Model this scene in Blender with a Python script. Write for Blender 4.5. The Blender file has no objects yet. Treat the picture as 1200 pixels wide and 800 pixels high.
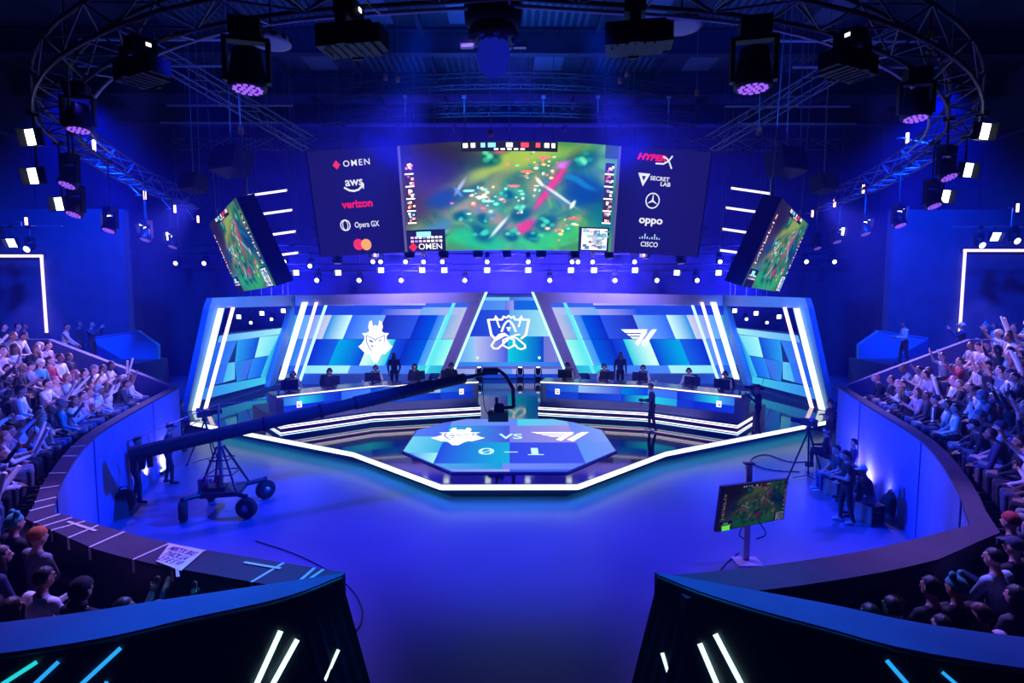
import bpy, math, random
import numpy as np
from mathutils import Vector, Matrix
rnd = random.Random(7)
SC = bpy.context.scene
COL = SC.collection
R = math.radians

# ------------------------------------------------------------------ camera, world, exposure
F_PX, CAM_H, PITCH = 660.0, 5.35, math.atan(55 / 660.0)
CX = 597.0                                              # the hall's axis sits a little off the frame's middle
cam_d = bpy.data.cameras.new('camera')
cam = bpy.data.objects.new('camera', cam_d)
COL.objects.link(cam)
cam_d.sensor_width = 36.0
cam_d.lens = 36.0 * F_PX / 1200.0
cam_d.clip_start, cam_d.clip_end = 0.1, 200
cam.location = (0, 0, CAM_H)
cam.rotation_euler = (math.pi / 2 - PITCH, 0, -math.atan(3 / F_PX))
SC.camera = cam
w = bpy.data.worlds.new('world'); SC.world = w; w.use_nodes = True
w.node_tree.nodes['Background'].inputs[0].default_value = (0.002, 0.004, 0.05, 1)
w.node_tree.nodes['Background'].inputs[1].default_value = 0.5
HAZE = 0.0052                                            # thin stage haze through the whole hall
vs = w.node_tree.nodes.new('ShaderNodeVolumeScatter')
vs.inputs['Color'].default_value = (.09, .15, 1, 1); vs.inputs['Density'].default_value = HAZE; vs.inputs['Anisotropy'].default_value = .2  # blue lamp light is put into the scatter colour; stage haze itself is white
w.node_tree.links.new(vs.outputs[0], w.node_tree.nodes['World Output'].inputs['Volume'])
SC.view_settings.view_transform = 'Standard'
SC.view_settings.look = 'None'
SC.view_settings.exposure = 0.0
SC.view_settings.gamma = 1.0
SC.view_settings.use_curve_mapping = False
cy = SC.cycles
cy.max_bounces = 5; cy.diffuse_bounces = 2; cy.glossy_bounces = 3; cy.transmission_bounces = 2; cy.volume_bounces = 0
cy.sample_clamp_indirect = 4.0
cy.caustics_reflective = False; cy.caustics_refractive = False

def lamp(name, kind, loc, target, color, power, size=1.0, spot=60, blend=0.6, size_y=None):
    d = bpy.data.lights.new(name, kind)
    d.color = color; d.energy = power
    if kind == 'AREA':
        d.size = size
        if size_y: d.shape = 'RECTANGLE'; d.size_y = size_y
    else:
        d.shadow_soft_size = size
    if kind == 'SPOT': d.spot_size = R(spot); d.spot_blend = blend
    o = bpy.data.objects.new(name, d); COL.objects.link(o)
    o.location = loc
    o.rotation_euler = (Vector(target) - Vector(loc)).to_track_quat('-Z', 'Y').to_euler()
    return o

BLUE, VIOLET, DEEP = (0.01, 0.02, 1.0), (0.05, 0.03, 1.0), (0.0, 0.004, 1.0)
# the wash lights of the overhead truss: blue and violet pools on the floor
for sx in (-1, 1):
    lamp('floor_wash', 'SPOT', (sx * 8.5, 11.5, 9.4), (sx * 2.6, 11.5, 0), VIOLET, 5200, 0.3, 38, 0.9)
    lamp('floor_wash', 'SPOT', (sx * 12.2, 17.0, 9.0), (sx * 5.0, 13.5, 0), (0.05, 0.04, 1.0), 8000, 0.3, 46, 0.9)
    lamp('floor_wash', 'SPOT', (sx * 5.5, 9.5, 9.4), (sx * 3.0, 15, 0), BLUE, 3600, 0.3, 62, 0.9)
    # the stands and the barriers below them
    lamp('stand_wash', 'SPOT', (sx * 13.0, 23.6, 9.2), (sx * 13.6, 15.5, 3.2), (0.42, 0.27, 1.0), 15000, 0.3, 44, 0.7)
    lamp('stand_wash', 'SPOT', (sx * -1.0, 9.4, 9.4), (sx * 13.6, 16.2, 4.0), (0.46, 0.28, 1.0), 10000, 0.3, 25, 0.8)
    lamp('stand_wash', 'SPOT', (sx * 2.0, 13.5, 9.9), (sx * 7.0, 7.0, 1.6), (0.2, 0.12, 1.0), 8000, 0.3, 60, 0.7)
    lamp('pen_wash', 'SPOT', (sx * 6.6, 10.6, 9.3), (sx * 6.2, 6.5, 1.6), (0.36, 0.22, 1.0), 3600, 0.3, 40, 0.8)
    lamp('barrier_wash', 'SPOT', (sx * -4.0, 15.5, 9.6), (sx * 10.0, 14.0, 1.2), (0.0, 0.045, 1.0), 30000, 0.3, 40, 0.8)
    lamp('wall_wash', 'SPOT', (sx * 13.2, 17.5, 11.5), (sx * 19.0, 28.0, 3.5), (0.0, 0.04, 1.0), 36000, 0.3, 80, 0.9)
    lamp('door_spot', 'SPOT', (sx * 20.4, 22.2, 7.2), (sx * 20.6, 24.3, 3.2), (0.1, 0.08, 1.0), 1500, 0.1, 50, 0.7)
    # stage set fronts
    lamp('set_wash', 'SPOT', (sx * 6.0, 26.9, 7.6), (sx * 6.5, 31.0, 4.6), (0.26, 0.2, 1.0), 4600, 0.3, 130, 0.9)
    lamp('set_wash', 'SPOT', (sx * 8.0, 24.0, 7.2), (sx * 13.0, 27.5, 3.4), (0.06, 0.28, 1.0), 2600, 0.3, 80, 0.8)
    lamp('desk_wash', 'SPOT', (sx * 3.5, 14.5, 9.8), (sx * 5.0, 21.8, 1.2), (0.3, 0.3, 1.0), 3600, 0.2, 34, 0.7)
    lamp('rear_wash', 'SPOT', (sx * 6.0, 33.0, 5.4), (sx * 5.0, 36.9, 8.2), (0.04, 0.03, 1.0), 20000, 0.3, 140, 0.9)
    lamp('rear_wash', 'SPOT', (sx * 14.0, 33.0, 5.4), (sx * 14.0, 36.9, 8.2), (0.02, 0.02, 1.0), 9000, 0.3, 140, 0.9)
    lamp('ledge_wash', 'SPOT', (sx * 1.2, 8.6, 9.4), (sx * 2.4, 5.3, 2.4), (0.0, 0.25, 1.0), 5000, 0.2, 30, 0.9)
    lamp('ceiling_spill', 'AREA', (sx * 6.0, 15.0, 11.2), (sx * 6.0, 17.0, 16), (0.01, 0.08, 1.0), 420, 5.0)
lamp('rear_wash', 'SPOT', (0, 33.4, 5.6), (0, 36.9, 8.2), (0.04, 0.03, 1.0), 18000, 0.3, 140, 0.9)
lamp('centre_wash', 'SPOT', (0, 8.5, 9.2), (0, 13.5, 0), DEEP, 2600, 0.3, 60, 0.9)
lamp('ceiling_spill', 'AREA', (0, 23.5, 12.6), (0, 23.0, 16), (0.01, 0.12, 1.0), 420, 6.0)

# ------------------------------------------------------------------ materials
def lin(c):
    return tuple((v / 255 / 12.92) if v / 255 <= 0.04045 else ((v / 255 + 0.055) / 1.055) ** 2.4 for v in c)
_M = {}
def mat(name, rgb, rough=0.6, metal=0.0, spec=0.5, noise=0.0, nscale=8.0, bump=0.0):
    """Principled surface; rgb is linear. noise adds a slight mottling, bump a fine relief."""
    if name in _M: return _M[name]
    m = bpy.data.materials.new(name); m.use_nodes = True
    nt = m.node_tree; b = nt.nodes['Principled BSDF']
    b.inputs['Base Color'].default_value = (*rgb, 1)
    b.inputs['Roughness'].default_value = rough
    b.inputs['Metallic'].default_value = metal
    b.inputs['Specular IOR Level'].default_value = spec
    if noise or bump:
        tc = nt.nodes.new('ShaderNodeTexCoord'); nz = nt.nodes.new('ShaderNodeTexNoise')
        nz.inputs['Scale'].default_value = nscale; nz.inputs['Detail'].default_value = 4
        nt.links.new(tc.outputs['Object'], nz.inputs['Vector'])
        if noise:
            cr = nt.nodes.new('ShaderNodeValToRGB')
            cr.color_ramp.elements[0].color = (*[v * (1 - noise) for v in rgb], 1)
            cr.color_ramp.elements[1].color = (*[min(1, v * (1 + noise)) for v in rgb], 1)
            cr.color_ramp.elements[0].position = 0.3; cr.color_ramp.elements[1].position = 0.7
            nt.links.new(nz.outputs['Fac'], cr.inputs[0]); nt.links.new(cr.outputs[0], b.inputs['Base Color'])
        if bump:
            bp = nt.nodes.new('ShaderNodeBump'); bp.inputs['Strength'].default_value = bump
            bp.inputs['Distance'].default_value = 0.02
            nt.links.new(nz.outputs['Fac'], bp.inputs['Height']); nt.links.new(bp.outputs[0], b.inputs['Normal'])
    _M[name] = m
    return m
def glow(name, rgb, strength=1.0, sample=True):
    """A surface that gives off light (LED strip, lens, lit sign); rgb linear."""
    if name in _M: return _M[name]
    m = bpy.data.materials.new(name); m.use_nodes = True
    nt = m.node_tree; nt.nodes.clear()
    e = nt.nodes.new('ShaderNodeEmission'); o = nt.nodes.new('ShaderNodeOutputMaterial')
    e.inputs[0].default_value = (*rgb, 1); e.inputs[1].default_value = strength
    nt.links.new(e.outputs[0], o.inputs[0])
    if not sample: m.cycles.emission_sampling = 'NONE'
    _M[name] = m
    return m
def screen_mat(name, strength=1.0, sample=True):
    """A lit display: shows the colours stored with its picture cells."""
    if name in _M: return _M[name]
    m = bpy.data.materials.new(name); m.use_nodes = True
    nt = m.node_tree; nt.nodes.clear()
    a = nt.nodes.new('ShaderNodeVertexColor'); a.layer_name = 'picture'
    e = nt.nodes.new('ShaderNodeEmission'); o = nt.nodes.new('ShaderNodeOutputMaterial')
    e.inputs[1].default_value = strength
    nt.links.new(a.outputs[0], e.inputs[0]); nt.links.new(e.outputs[0], o.inputs[0])
    if not sample: m.cycles.emission_sampling = 'NONE'
    _M[name] = m
    return m

BLACK = mat('black_metal', (0.012, 0.012, 0.014), 0.45, 0.3, noise=0.2)
DARK = mat('dark_plastic', (0.02, 0.02, 0.025), 0.5, noise=0.2)
STEEL = mat('truss_steel', (0.35, 0.36, 0.4), 0.4, 0.9, noise=0.15, nscale=3)
DKSTEEL = mat('dark_truss_steel', (0.07, 0.07, 0.08), 0.45, 0.6, noise=0.2, nscale=3)
MIDSTEEL = mat('mid_truss_steel', (0.16, 0.16, 0.19), 0.45, 0.7, noise=0.15, nscale=3)
ENDW = mat('stand_end_blue', (0.025, 0.04, 0.22), 0.7, noise=0.15, nscale=1)
WALLM = mat('hall_wall_paint', (0.05, 0.055, 0.075), 0.85, noise=0.15, nscale=0.6)
CURTAIN = mat('black_drape', (0.03, 0.032, 0.05), 0.9, noise=0.25, nscale=1.5)
ROOF = mat('roof_sheet', (0.05, 0.075, 0.09), 0.6, 0.2, noise=0.3, nscale=0.8)
ROOFB = mat('roof_beam_steel', (0.05, 0.055, 0.065), 0.6, 0.3, noise=0.2)
FLOORM = mat('studio_floor_vinyl', (0.13, 0.15, 0.32), 0.33, 0.0, 0.5, noise=0.06, nscale=0.7, bump=0.02)
DECK = mat('glossy_stage_deck', (0.015, 0.02, 0.04), 0.07, 0.0, 0.8, noise=0.2, nscale=0.5)
SETGREY = mat('set_frame_grey', (0.34, 0.33, 0.38), 0.5, noise=0.08, nscale=1.0)
SETDARK = mat('set_dark_blue', (0.03, 0.05, 0.12), 0.4, noise=0.2)
SETBLUE = mat('set_mid_blue', (0.12, 0.30, 0.45), 0.45, noise=0.1, nscale=1.0)
BARR = mat('barrier_face_fabric', (0.08, 0.13, 0.42), 0.7, noise=0.08, nscale=2.0, bump=0.05)
BARTOP = mat('barrier_cap_laminate', (0.05, 0.038, 0.075), 0.65, 0, 0.2, noise=0.12, nscale=3)
LEDGE = mat('near_ledge_laminate', (0.012, 0.09, 0.22), 0.65, 0, 0.2, noise=0.1, nscale=2)
NEARFACE = mat('near_wall_black', (0.012, 0.014, 0.02), 0.5, noise=0.2)
TIER = mat('stand_tier_carpet', (0.035, 0.035, 0.05), 0.9, noise=0.25, nscale=6)
TEAL = mat('parapet_teal_panel', (0.04, 0.22, 0.34), 0.6, noise=0.1, nscale=1)
PAPER = mat('paper_white', (0.75, 0.73, 0.76), 0.8, noise=0.05)
TAPE = mat('white_cloth_tape', (0.62, 0.58, 0.62), 0.8, noise=0.08, nscale=20)
CABLE = mat('black_rubber_cable', (0.01, 0.01, 0.012), 0.6)
L_WHITE = glow('led_white', (0.8, 0.95, 1.0), 1.7)
L_PINK = glow('led_pinkish_white', (1.0, 0.72, 0.9), 1.9)
L_CYAN = glow('led_cyan', (0.01, 0.6, 0.85), 3.2)
L_ICE = glow('led_ice', (0.45, 0.85, 1.0), 1.6)
L_LAV = glow('led_lavender', (0.62, 0.5, 1.0), 2.2)
SCR = screen_mat('led_screen', 1.2)
SCR_TV = screen_mat('tv_screen', 0.8)

# ------------------------------------------------------------------ geometry helpers
def at(px, py, y):
    """A point seen at pixel (px,py) of the photograph, at distance y down the hall."""
    c, s = math.cos(PITCH), math.sin(PITCH)
    u, v = (px - CX) / F_PX, -(py - 400) / F_PX
    r = (u, c + v * s, -s + v * c); t = y / r[1]
    return Vector((t * r[0], y, CAM_H + t * r[2]))
def at_plane(px, py, p0, n):
    c, s = math.cos(PITCH), math.sin(PITCH)
    u, v = (px - CX) / F_PX, -(py - 400) / F_PX
    r = Vector((u, c + v * s, -s + v * c)); o = Vector((0, 0, CAM_H))
    return o + r * ((Vector(p0) - o).dot(n) / r.dot(n))
def at_z(px, py, z):
    return at_plane(px, py, (0, 0, z), Vector((0, 0, 1)))

def tag(o, label=None, cat=None, group=None, kind=None):
    if label: o['label'] = label
    if cat: o['category'] = cat
    if group: o['group'] = group
    if kind: o['kind'] = kind
    return o
def thing(name, label, cat, loc=(0, 0, 0), rotz=0.0, group=None, kind=None):
    o = bpy.data.objects.new(name, None); COL.objects.link(o)
    o.location = loc; o.rotation_euler = (0, 0, rotz); o.empty_display_size = 0.2
    return tag(o, label, cat, group, kind)
def link(name, me, parent=None, world=False):
    o = bpy.data.objects.new(name, me); COL.objects.link(o)
    if parent is not None:
        o.parent = parent
        if world: o.matrix_parent_inverse = wm(parent).inverted()
    return o
def wm(o):
    m = o.matrix_basis.copy()
    if o.parent is not None: m = wm(o.parent) @ o.matrix_parent_inverse @ m
    return m
def copy_tree(o, parent=None):
    c = o.copy(); COL.objects.link(c)
    if parent is not None: c.parent = parent
    for ch in o.children: copy_tree(ch, c)
    return c

class MB:
    """Collects shapes; build() makes ONE mesh object."""
    def __init__(s): s.v = []; s.f = []; s.mi = []; s.m = 0; s.sm = []
    def add(s, vs, fs, smooth=False):
        b = len(s.v); s.v += [tuple(p) for p in vs]
        for f in fs: s.f.append([i + b for i in f]); s.mi.append(s.m); s.sm.append(smooth)
        return s
    def box(s, c, d, rz=0.0, M=None, bev=0.0):
        x, y, z = d[0] / 2, d[1] / 2, d[2] / 2
        P = [Vector(p) for p in ((-x,-y,-z),(x,-y,-z),(x,y,-z),(-x,y,-z),(-x,-y,z),(x,-y,z),(x,y,z),(-x,y,z))]
        T = Matrix.Translation(c) @ (Matrix.Rotation(rz, 4, 'Z') if M is None else M)
        return s.add([T @ p for p in P], [(0,3,2,1),(4,5,6,7),(0,1,5,4),(1,2,6,5),(2,3,7,6),(3,0,4,7)])
    def hexa(s, a, b):
        """Solid between two equal polygons a and b (lists of points)."""
        n = len(a)
        return s.add(list(a) + list(b), [tuple(range(n))[::-1], tuple(range(n, 2 * n))] +
                     [(i, (i + 1) % n, n + (i + 1) % n, n + i) for i in range(n)])
    def prism(s, pts, off):
        off = Vector(off)
        return s.hexa([Vector(p) for p in pts], [Vector(p) + off for p in pts])
    def tube(s, p, q, r, r2=None, n=8, cap=True):
        p, q = Vector(p), Vector(q); r2 = r if r2 is None else r2
        d = (q - p).normalized(); a = d.orthogonal().normalized(); b = d.cross(a)
        vs = []
        for c, rr in ((p, r), (q, r2)):
            for k in range(n):
                t = 2 * math.pi * k / n; vs.append(c + (a * math.cos(t) + b * math.sin(t)) * rr)
        s.add(vs, [(k, (k + 1) % n, n + (k + 1) % n, n + k) for k in range(n)], True)
        if cap: s.add(vs, [tuple(range(n))[::-1], tuple(range(n, 2 * n))])
        return s
    def path(s, pts, r, n=6):
        pts = [Vector(p) for p in pts]; vs = []; fs = []
        for i, p in enumerate(pts):
            d = (pts[min(i + 1, len(pts) - 1)] - pts[max(i - 1, 0)]).normalized()
            up = Vector((0, 0, 1)) if abs(d.z) < 0.95 else Vector((1, 0, 0))
            a = d.cross(up).normalized(); b = a.cross(d)
            for k in range(n):
                t = 2 * math.pi * (k + .5) / n; vs.append(p + (a * math.cos(t) + b * math.sin(t)) * r)
        for i in range(len(pts) - 1):
            for k in range(n): fs.append((i*n+k, i*n+(k+1)%n, (i+1)*n+(k+1)%n, (i+1)*n+k))
        s.add(vs, fs, True)
        return s.add(vs, [tuple(range(n))[::-1], tuple(range((len(pts)-1)*n, len(pts)*n))])
    def lathe(s, prof, n=16, T=None):
        """prof: list of (radius, z) turned about Z."""
        T = T or Matrix.Identity(4); vs = []; fs = []
        for r, z in prof:
            for k in range(n):
                t = 2 * math.pi * k / n; vs.append(T @ Vector((r * math.cos(t), r * math.sin(t), z)))
        for i in range(len(prof) - 1):
            for k in range(n): fs.append((i*n+k, i*n+(k+1)%n, (i+1)*n+(k+1)%n, (i+1)*n+k))
        s.add(vs, fs, True)
        return s.add(vs, [tuple(range(n))[::-1], tuple(range((len(prof)-1)*n, len(prof)*n))])
    def ball(s, c, rad, n=10, m=7, M=None):
        rad = (rad,)*3 if isinstance(rad, (int, float)) else rad
        T = Matrix.Translation(c) @ (M or Matrix.Identity(4)); vs = []; fs = []
        for i in range(m + 1):
            ph = math.pi * i / m
            for k in range(n):
                t = 2 * math.pi * k / n
                vs.append(T @ Vector((rad[0]*math.sin(ph)*math.cos(t), rad[1]*math.sin(ph)*math.sin(t), rad[2]*math.cos(ph))))
        for i in range(m):
            for k in range(n):
                fs.append((i*n+k, (i+1)*n+k, (i+1)*n+(k+1)%n, i*n+(k+1)%n))
        return s.add(vs, fs, True)
    def mesh(s, name, mats):
        me = bpy.data.meshes.new(name); me.from_pydata(s.v, [], s.f)
        for m in (mats if isinstance(mats, (list, tuple)) else [mats]): me.materials.append(m)
        me.polygons.foreach_set('material_index', s.mi)
        me.polygons.foreach_set('use_smooth', s.sm)
        me.update(); return me
    def build(s, name, mats, parent=None, world=False):
        return link(name, s.mesh(name, mats), parent, world)

def struct(o, label):
    return tag(o, label, None, None, 'structure')

# shared unit rod (radius 1, z 0..1), stretched between two points
_ROD = {}
def rod(name, p, q, r, material, parent=None, n=6):
    key = (material.name, n)
    if key not in _ROD: _ROD[key] = MB().tube((0,0,0), (0,0,1), 1, n=n).mesh('rod', material)
    o = link(name, _ROD[key], parent)
    p, q = Vector(p), Vector(q); d = q - p
    M = Matrix.Translation(p) @ d.to_track_quat('Z', 'Y').to_matrix().to_4x4() @ Matrix.Diagonal((r, r, d.length, 1))
    if parent is not None: M = wm(parent).inverted() @ M
    o.matrix_basis = M
    return o

class Paint:
    """Flat picture of a lit display: cells with their own colours; later layers lie a hair in front."""
    def __init__(s): s.v = []; s.f = []; s.c = []
    def poly(s, pts, cols):
        b = len(s.v); s.v += [tuple(p) for p in pts]; s.f.append(tuple(range(b, b + len(pts))))
        if not isinstance(cols[0], (tuple, list)): cols = [cols] * len(pts)
        s.c += list(cols)
    def build(s, name, material, parent=None, world=False):
        me = bpy.data.meshes.new(name); me.from_pydata(s.v, [], s.f)
        a = me.color_attributes.new('picture', 'FLOAT_COLOR', 'POINT')
        a.data.foreach_set('color', np.array([(*lin(c), 1) for c in s.c], 'f').ravel())
        me.materials.append(material); me.update()
        return link(name, me, parent, world)

def text_mesh(txt, size=1.0, bold=0.0, shear=0.0, spacing=1.0):
    cu = bpy.data.curves.new('lettering', 'FONT'); cu.body = txt; cu.size = size
    cu.align_x = 'CENTER'; cu.align_y = 'CENTER'; cu.offset = bold; cu.shear = shear; cu.space_character = spacing
    cu.resolution_u = 3
    o = bpy.data.objects.new('lettering', cu); COL.objects.link(o)
    dg = bpy.context.evaluated_depsgraph_get(); dg.update()
    me = bpy.data.meshes.new_from_object(o.evaluated_get(dg))
    bpy.data.objects.remove(o); bpy.data.curves.remove(cu)
    return me
def lettering(name, txt, origin, ux, uy, size, material, parent, bold=0.0, shear=0.0, spacing=1.0, width=None):
    """Flat printed letters centred on origin, running along ux, upright along uy (world vectors)."""
    me = text_mesh(txt, size, bold, shear, spacing)
    ux, uy = Vector(ux).normalized(), Vector(uy).normalized()
    if width:
        xs = [v.co.x for v in me.vertices]; k = width / (max(xs) - min(xs))
    else: k = 1.0
    for v in me.vertices: v.co = Vector(origin) + ux * (v.co.x * k) + uy * v.co.y
    me.materials.clear(); me.materials.append(material); me.update()
    return link(name, me, parent, True)
def stroke(mb, pts, wd, fr, closed=False):
    """Flat band along 2-D points; fr maps (x,y) to the world."""
    P = [Vector((p[0], p[1])) for p in pts]; n = len(P); L = []; Rr = []
    for i in range(n):
        a = P[i - 1] if (i > 0 or closed) else P[i]; b = P[(i + 1) % n] if (i < n - 1 or closed) else P[i]
        d1 = (P[i] - a); d2 = (b - P[i])
        if d1.length < 1e-9: d1 = d2
        if d2.length < 1e-9: d2 = d1
        d1.normalize(); d2.normalize()
        t = (d1 + d2).normalized() if (d1 + d2).length > 1e-6 else d1
        nn = Vector((-t.y, t.x)); k = 1 / max(0.5, nn.dot(Vector((-d1.y, d1.x))))
        L.append(P[i] + nn * wd / 2 * k); Rr.append(P[i] - nn * wd / 2 * k)
    vs = [fr(p.x, p.y) for p in L] + [fr(p.x, p.y) for p in Rr]
    m = n if closed else n - 1
    mb.add(vs, [(i, (i + 1) % n, n + (i + 1) % n, n + i) for i in range(m)])
def offset_line(pts, d):
    """Plan polyline moved sideways by d (left of travel is positive)."""
    P = [Vector((p[0], p[1])) for p in pts]; out = []
    for i in range(len(P)):
        a = P[max(i - 1, 0)]; b = P[min(i + 1, len(P) - 1)]
        d1 = (P[i] - a) if i > 0 else (b - P[i]); d2 = (b - P[i]) if i < len(P) - 1 else (P[i] - a)
        d1.normalize(); d2.normalize(); t = (d1 + d2).normalized()
        nn = Vector((-t.y, t.x)); k = 1 / max(0.4, nn.dot(Vector((-d1.y, d1.x))))
        out.append(P[i] + nn * d * k)
    return out
def band(mb, inner, outer, z0, z1, lean=0.0):
    """Solid wall between two plan polylines from z0 to z1."""
    for i in range(len(inner) - 1):
        q = [inner[i], inner[i+1], outer[i+1], outer[i]]
        mb.hexa([Vector((p[0], p[1], z0)) for p in q], [Vector((p[0], p[1], z1)) for p in q])
    return mb
def smooth(pts, n=6):
    """Catmull-Rom through plan or space points."""
    P = [Vector(p) for p in pts]; P = [2*P[0]-P[1]] + P + [2*P[-1]-P[-2]]; out = []
    for i in range(1, len(P) - 2):
        for k in range(n):
            t = k / n; a, b, c, d = P[i-1:i+3]
            out.append(0.5*((2*b) + (c-a)*t + (2*a-5*b+4*c-d)*t*t + (3*b-3*c+d-a)*t**3))
    return out + [P[-2]]
def mirror(pts, sx): return [(p[0] * sx, *p[1:]) for p in pts]
SIDE = {-1: 'left', 1: 'right'}

# ------------------------------------------------------------------ hall shell
HX, HY0, HY1, HZ = 24.0, -7.0, 37.0, 16.0
struct(MB().box((0, 15, -0.1), (48, 44, 0.2)).build('floor', FLOORM), 'dark vinyl studio floor washed with blue light')
struct(MB().box((0, HY1 + .15, 8), (48.6, .3, 16)).build('wall_back', CURTAIN), 'dark draped wall behind the stage set')
struct(MB().box((0, HY0 - .15, 8), (48.6, .3, 16)).build('wall_front', WALLM), 'dark wall behind the audience')
for sx in (-1, 1):
    wl = struct(MB().box((sx * (HX + .15), 15, 8), (.3, 44, 16)).build('wall_' + SIDE[sx], WALLM), 'dark side wall of the hall with cladding panels')
    for zz, nm in ((12.95, 'ledge_rail'), (8.0, 'ledge_rail')):
        MB().box((sx * (HX - .06), 15, zz), (.12, 44, .12)).build(nm, STEEL, wl)
    for k in range(14):
        MB().box((sx * (HX - .04), -5 + 3.1 * k, 10.4), (.08, .14, 4.9)).build('cladding_rib', ROOFB, wl)
ce = struct(MB().box((0, 15, HZ + .1), (48, 44, .2)).build('ceiling', ROOF), 'dark industrial roof over the arena')
for k in range(9):                                       # main girders across the hall
    y = -4 + 4.6 * k
    m = MB().box((0, y, HZ - .12), (48, .35, .06)); m.box((0, y, HZ - 1.0), (48, .35, .06)); m.box((0, y, HZ - .55), (48, .05, .9))
    struct(m.build('beam_girder', ROOFB), 'dark steel roof girder across the hall')
for k in range(13):                                      # purlins along the hall
    x = -21 + 3.5 * k
    m = MB().box((x, 15, HZ - .18), (.16, 44, .3)); struct(m.build('beam_purlin', ROOFB), 'dark steel purlin along the roof')
ROOFP = mat('roof_light_panel', (0.16, 0.20, 0.28), 0.55, noise=0.15, nscale=0.5)
RIB = mat('roof_rib_sheet', (0.09, 0.14, 0.17), 0.5, 0.2, noise=0.2, nscale=1)
for i, x in enumerate((-8.7, -5.2, 1.8, 5.3, 8.8, -1.7, -12.2, 12.3)):
    for j, y in enumerate((12.2, 16.8, 21.4, 26.0)):
        if (i + j) % 2: 
            MB().box((x, y, HZ - .03), (1.3, 3.4, .05)).build('roof_panel', ROOFP, ce)
        else:
            m = MB()
            for q in range(9): m.box((x - 1.2 + q * .3, y, HZ - .05), (.14, 3.6, .09))
            m.build('ribbed_sheet', RIB, ce)

# ------------------------------------------------------------------ barriers, stands, near walls
BL = {-1: [(-1.85, 5.95), (-3.0, 6.3), (-4.35, 6.75), (-6.45, 7.7), (-7.55, 9.3), (-9.0, 12.0), (-10.0, 15.0), (-11.0, 18.6)],
       1: [(1.7, 5.85), (3.0, 6.1), (4.4, 6.5), (6.15, 7.2), (7.4, 9.1), (8.75, 11.7), (9.8, 14.9), (11.0, 18.6)]}
BZ = 2.3
def out(sx, pts, d): return offset_line(pts, d if sx < 0 else -d)
def mitre_cap(mb, a, b, z0, z1): return band(mb, a, b, z0, z1)
BARSMOOTH = {}; CAPO = {}
for sx in (-1, 1):
    pl = BL[sx]
    pl = [(p.x, p.y) for p in smooth([(*p, 0) for p in pl[:4]], 4)] + [(p.x, p.y) for p in smooth([(*p, 0) for p in pl[3:]], 3)][1:]
    BARSMOOTH[sx] = pl
    ba = thing('barrier', ('blue-lit barrier along the stand beside the camera crane' if sx < 0 else
               'blue-lit barrier along the stand beside the floor monitor'), 'barrier', (pl[12][0], pl[12][1], 0))
    wd_ = [1.0 if k < 10 else max(.0, 1 - (k - 9) / 4) for k in range(len(pl))]
    mixw = lambda a, b: [Vector(p).lerp(Vector(q), w_) for p, q, w_ in zip(out(sx, pl, a), out(sx, pl, b), wd_)]
    o1 = out(sx, pl, .1); o2 = mixw(.17, .38); i1 = out(sx, pl, -.04); o3 = mixw(.2, .42); CAPO[sx] = o3
    k0 = 12
    band(MB(), pl[k0:], o1[k0:], 0, BZ - .05).build('facing', BARR, ba, True)
    band(MB(), pl[:k0 + 1], o1[:k0 + 1], 0, BZ - .05).build('facing', NEARFACE, ba, True)
    band(MB(), o1, o2, 0, BZ - .05).build('rear_panel', NEARFACE, ba, True)
    band(MB(), i1, o3, BZ - .05, BZ).build('cap_rail', BARTOP, ba, True)
    for k in range(k0 + 2, len(pl), 4):                       # fabric seams as upright battens
        p = Vector((*pl[k], 0)); q = Vector((*i1[k], 0)); d = (q - p) * .35
        MB().tube(p + d + Vector((0, 0, .02)), p + d + Vector((0, 0, BZ - .06)), .018, n=6).build('seam_batten', BARR, ba, True)
# stands: stepped tiers behind the long side of each barrier, a low pen in the wedge
RISE, DEPTH, Z0 = 0.36, 0.74, 1.6
NT = 10
TIERS = {}
for sx in (-1, 1):
    base = BARSMOOTH[sx][12:]
    st = struct(thing('stand', 'x', None), 'stepped audience stand behind the ' + SIDE[sx] + ' barrier')
    st.name = 'floor_stand_' + SIDE[sx]
    TIERS[sx] = []
    for k in range(NT):
        a = out(sx, base, .24 + k * DEPTH); b = out(sx, base, .24 + (k + 1) * DEPTH)
        TIERS[sx].append(a)
        band(MB(), a, b, 0.0, Z0 + k * RISE).build('step', TIER, st)
    # sloped end wall of the stand and the landing above it
    ex = base[-1]
    e0 = out(sx, base, .3)[-1]; e1 = out(sx, base, .24 + NT * DEPTH)[-1]
    m = MB(); y0 = Vector((0, .16, 0))
    e0 = Vector((e0[0], e0[1], 0)); e1 = Vector((e1[0], e1[1], 0))
    em = e0.lerp(e1, .45)
    up = lambda p, z: Vector((p.x, p.y, z))
    m.prism([up(e0, 0), up(e1, 0), up(e1, 4.05), up(em, 3.95), up(e0, 2.35)], (0.02, .18, 0))
    m.build('end_wall', ENDW, st)
    # pen in the wedge between barrier and near wall
    pen = [(sx*1.95, 5.75), (sx*3.0, 6.02), (sx*4.3, 6.4), (sx*6.3, 7.3), (sx*9.0, 8.6), (sx*9.4, 3.6), (sx*6, 4.2), (sx*3.4, 5.3)]
    MB().prism([(x, y, 0) for x, y in pen], (0, 0, .75)).build('pen_floor', TIER, st)
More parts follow.
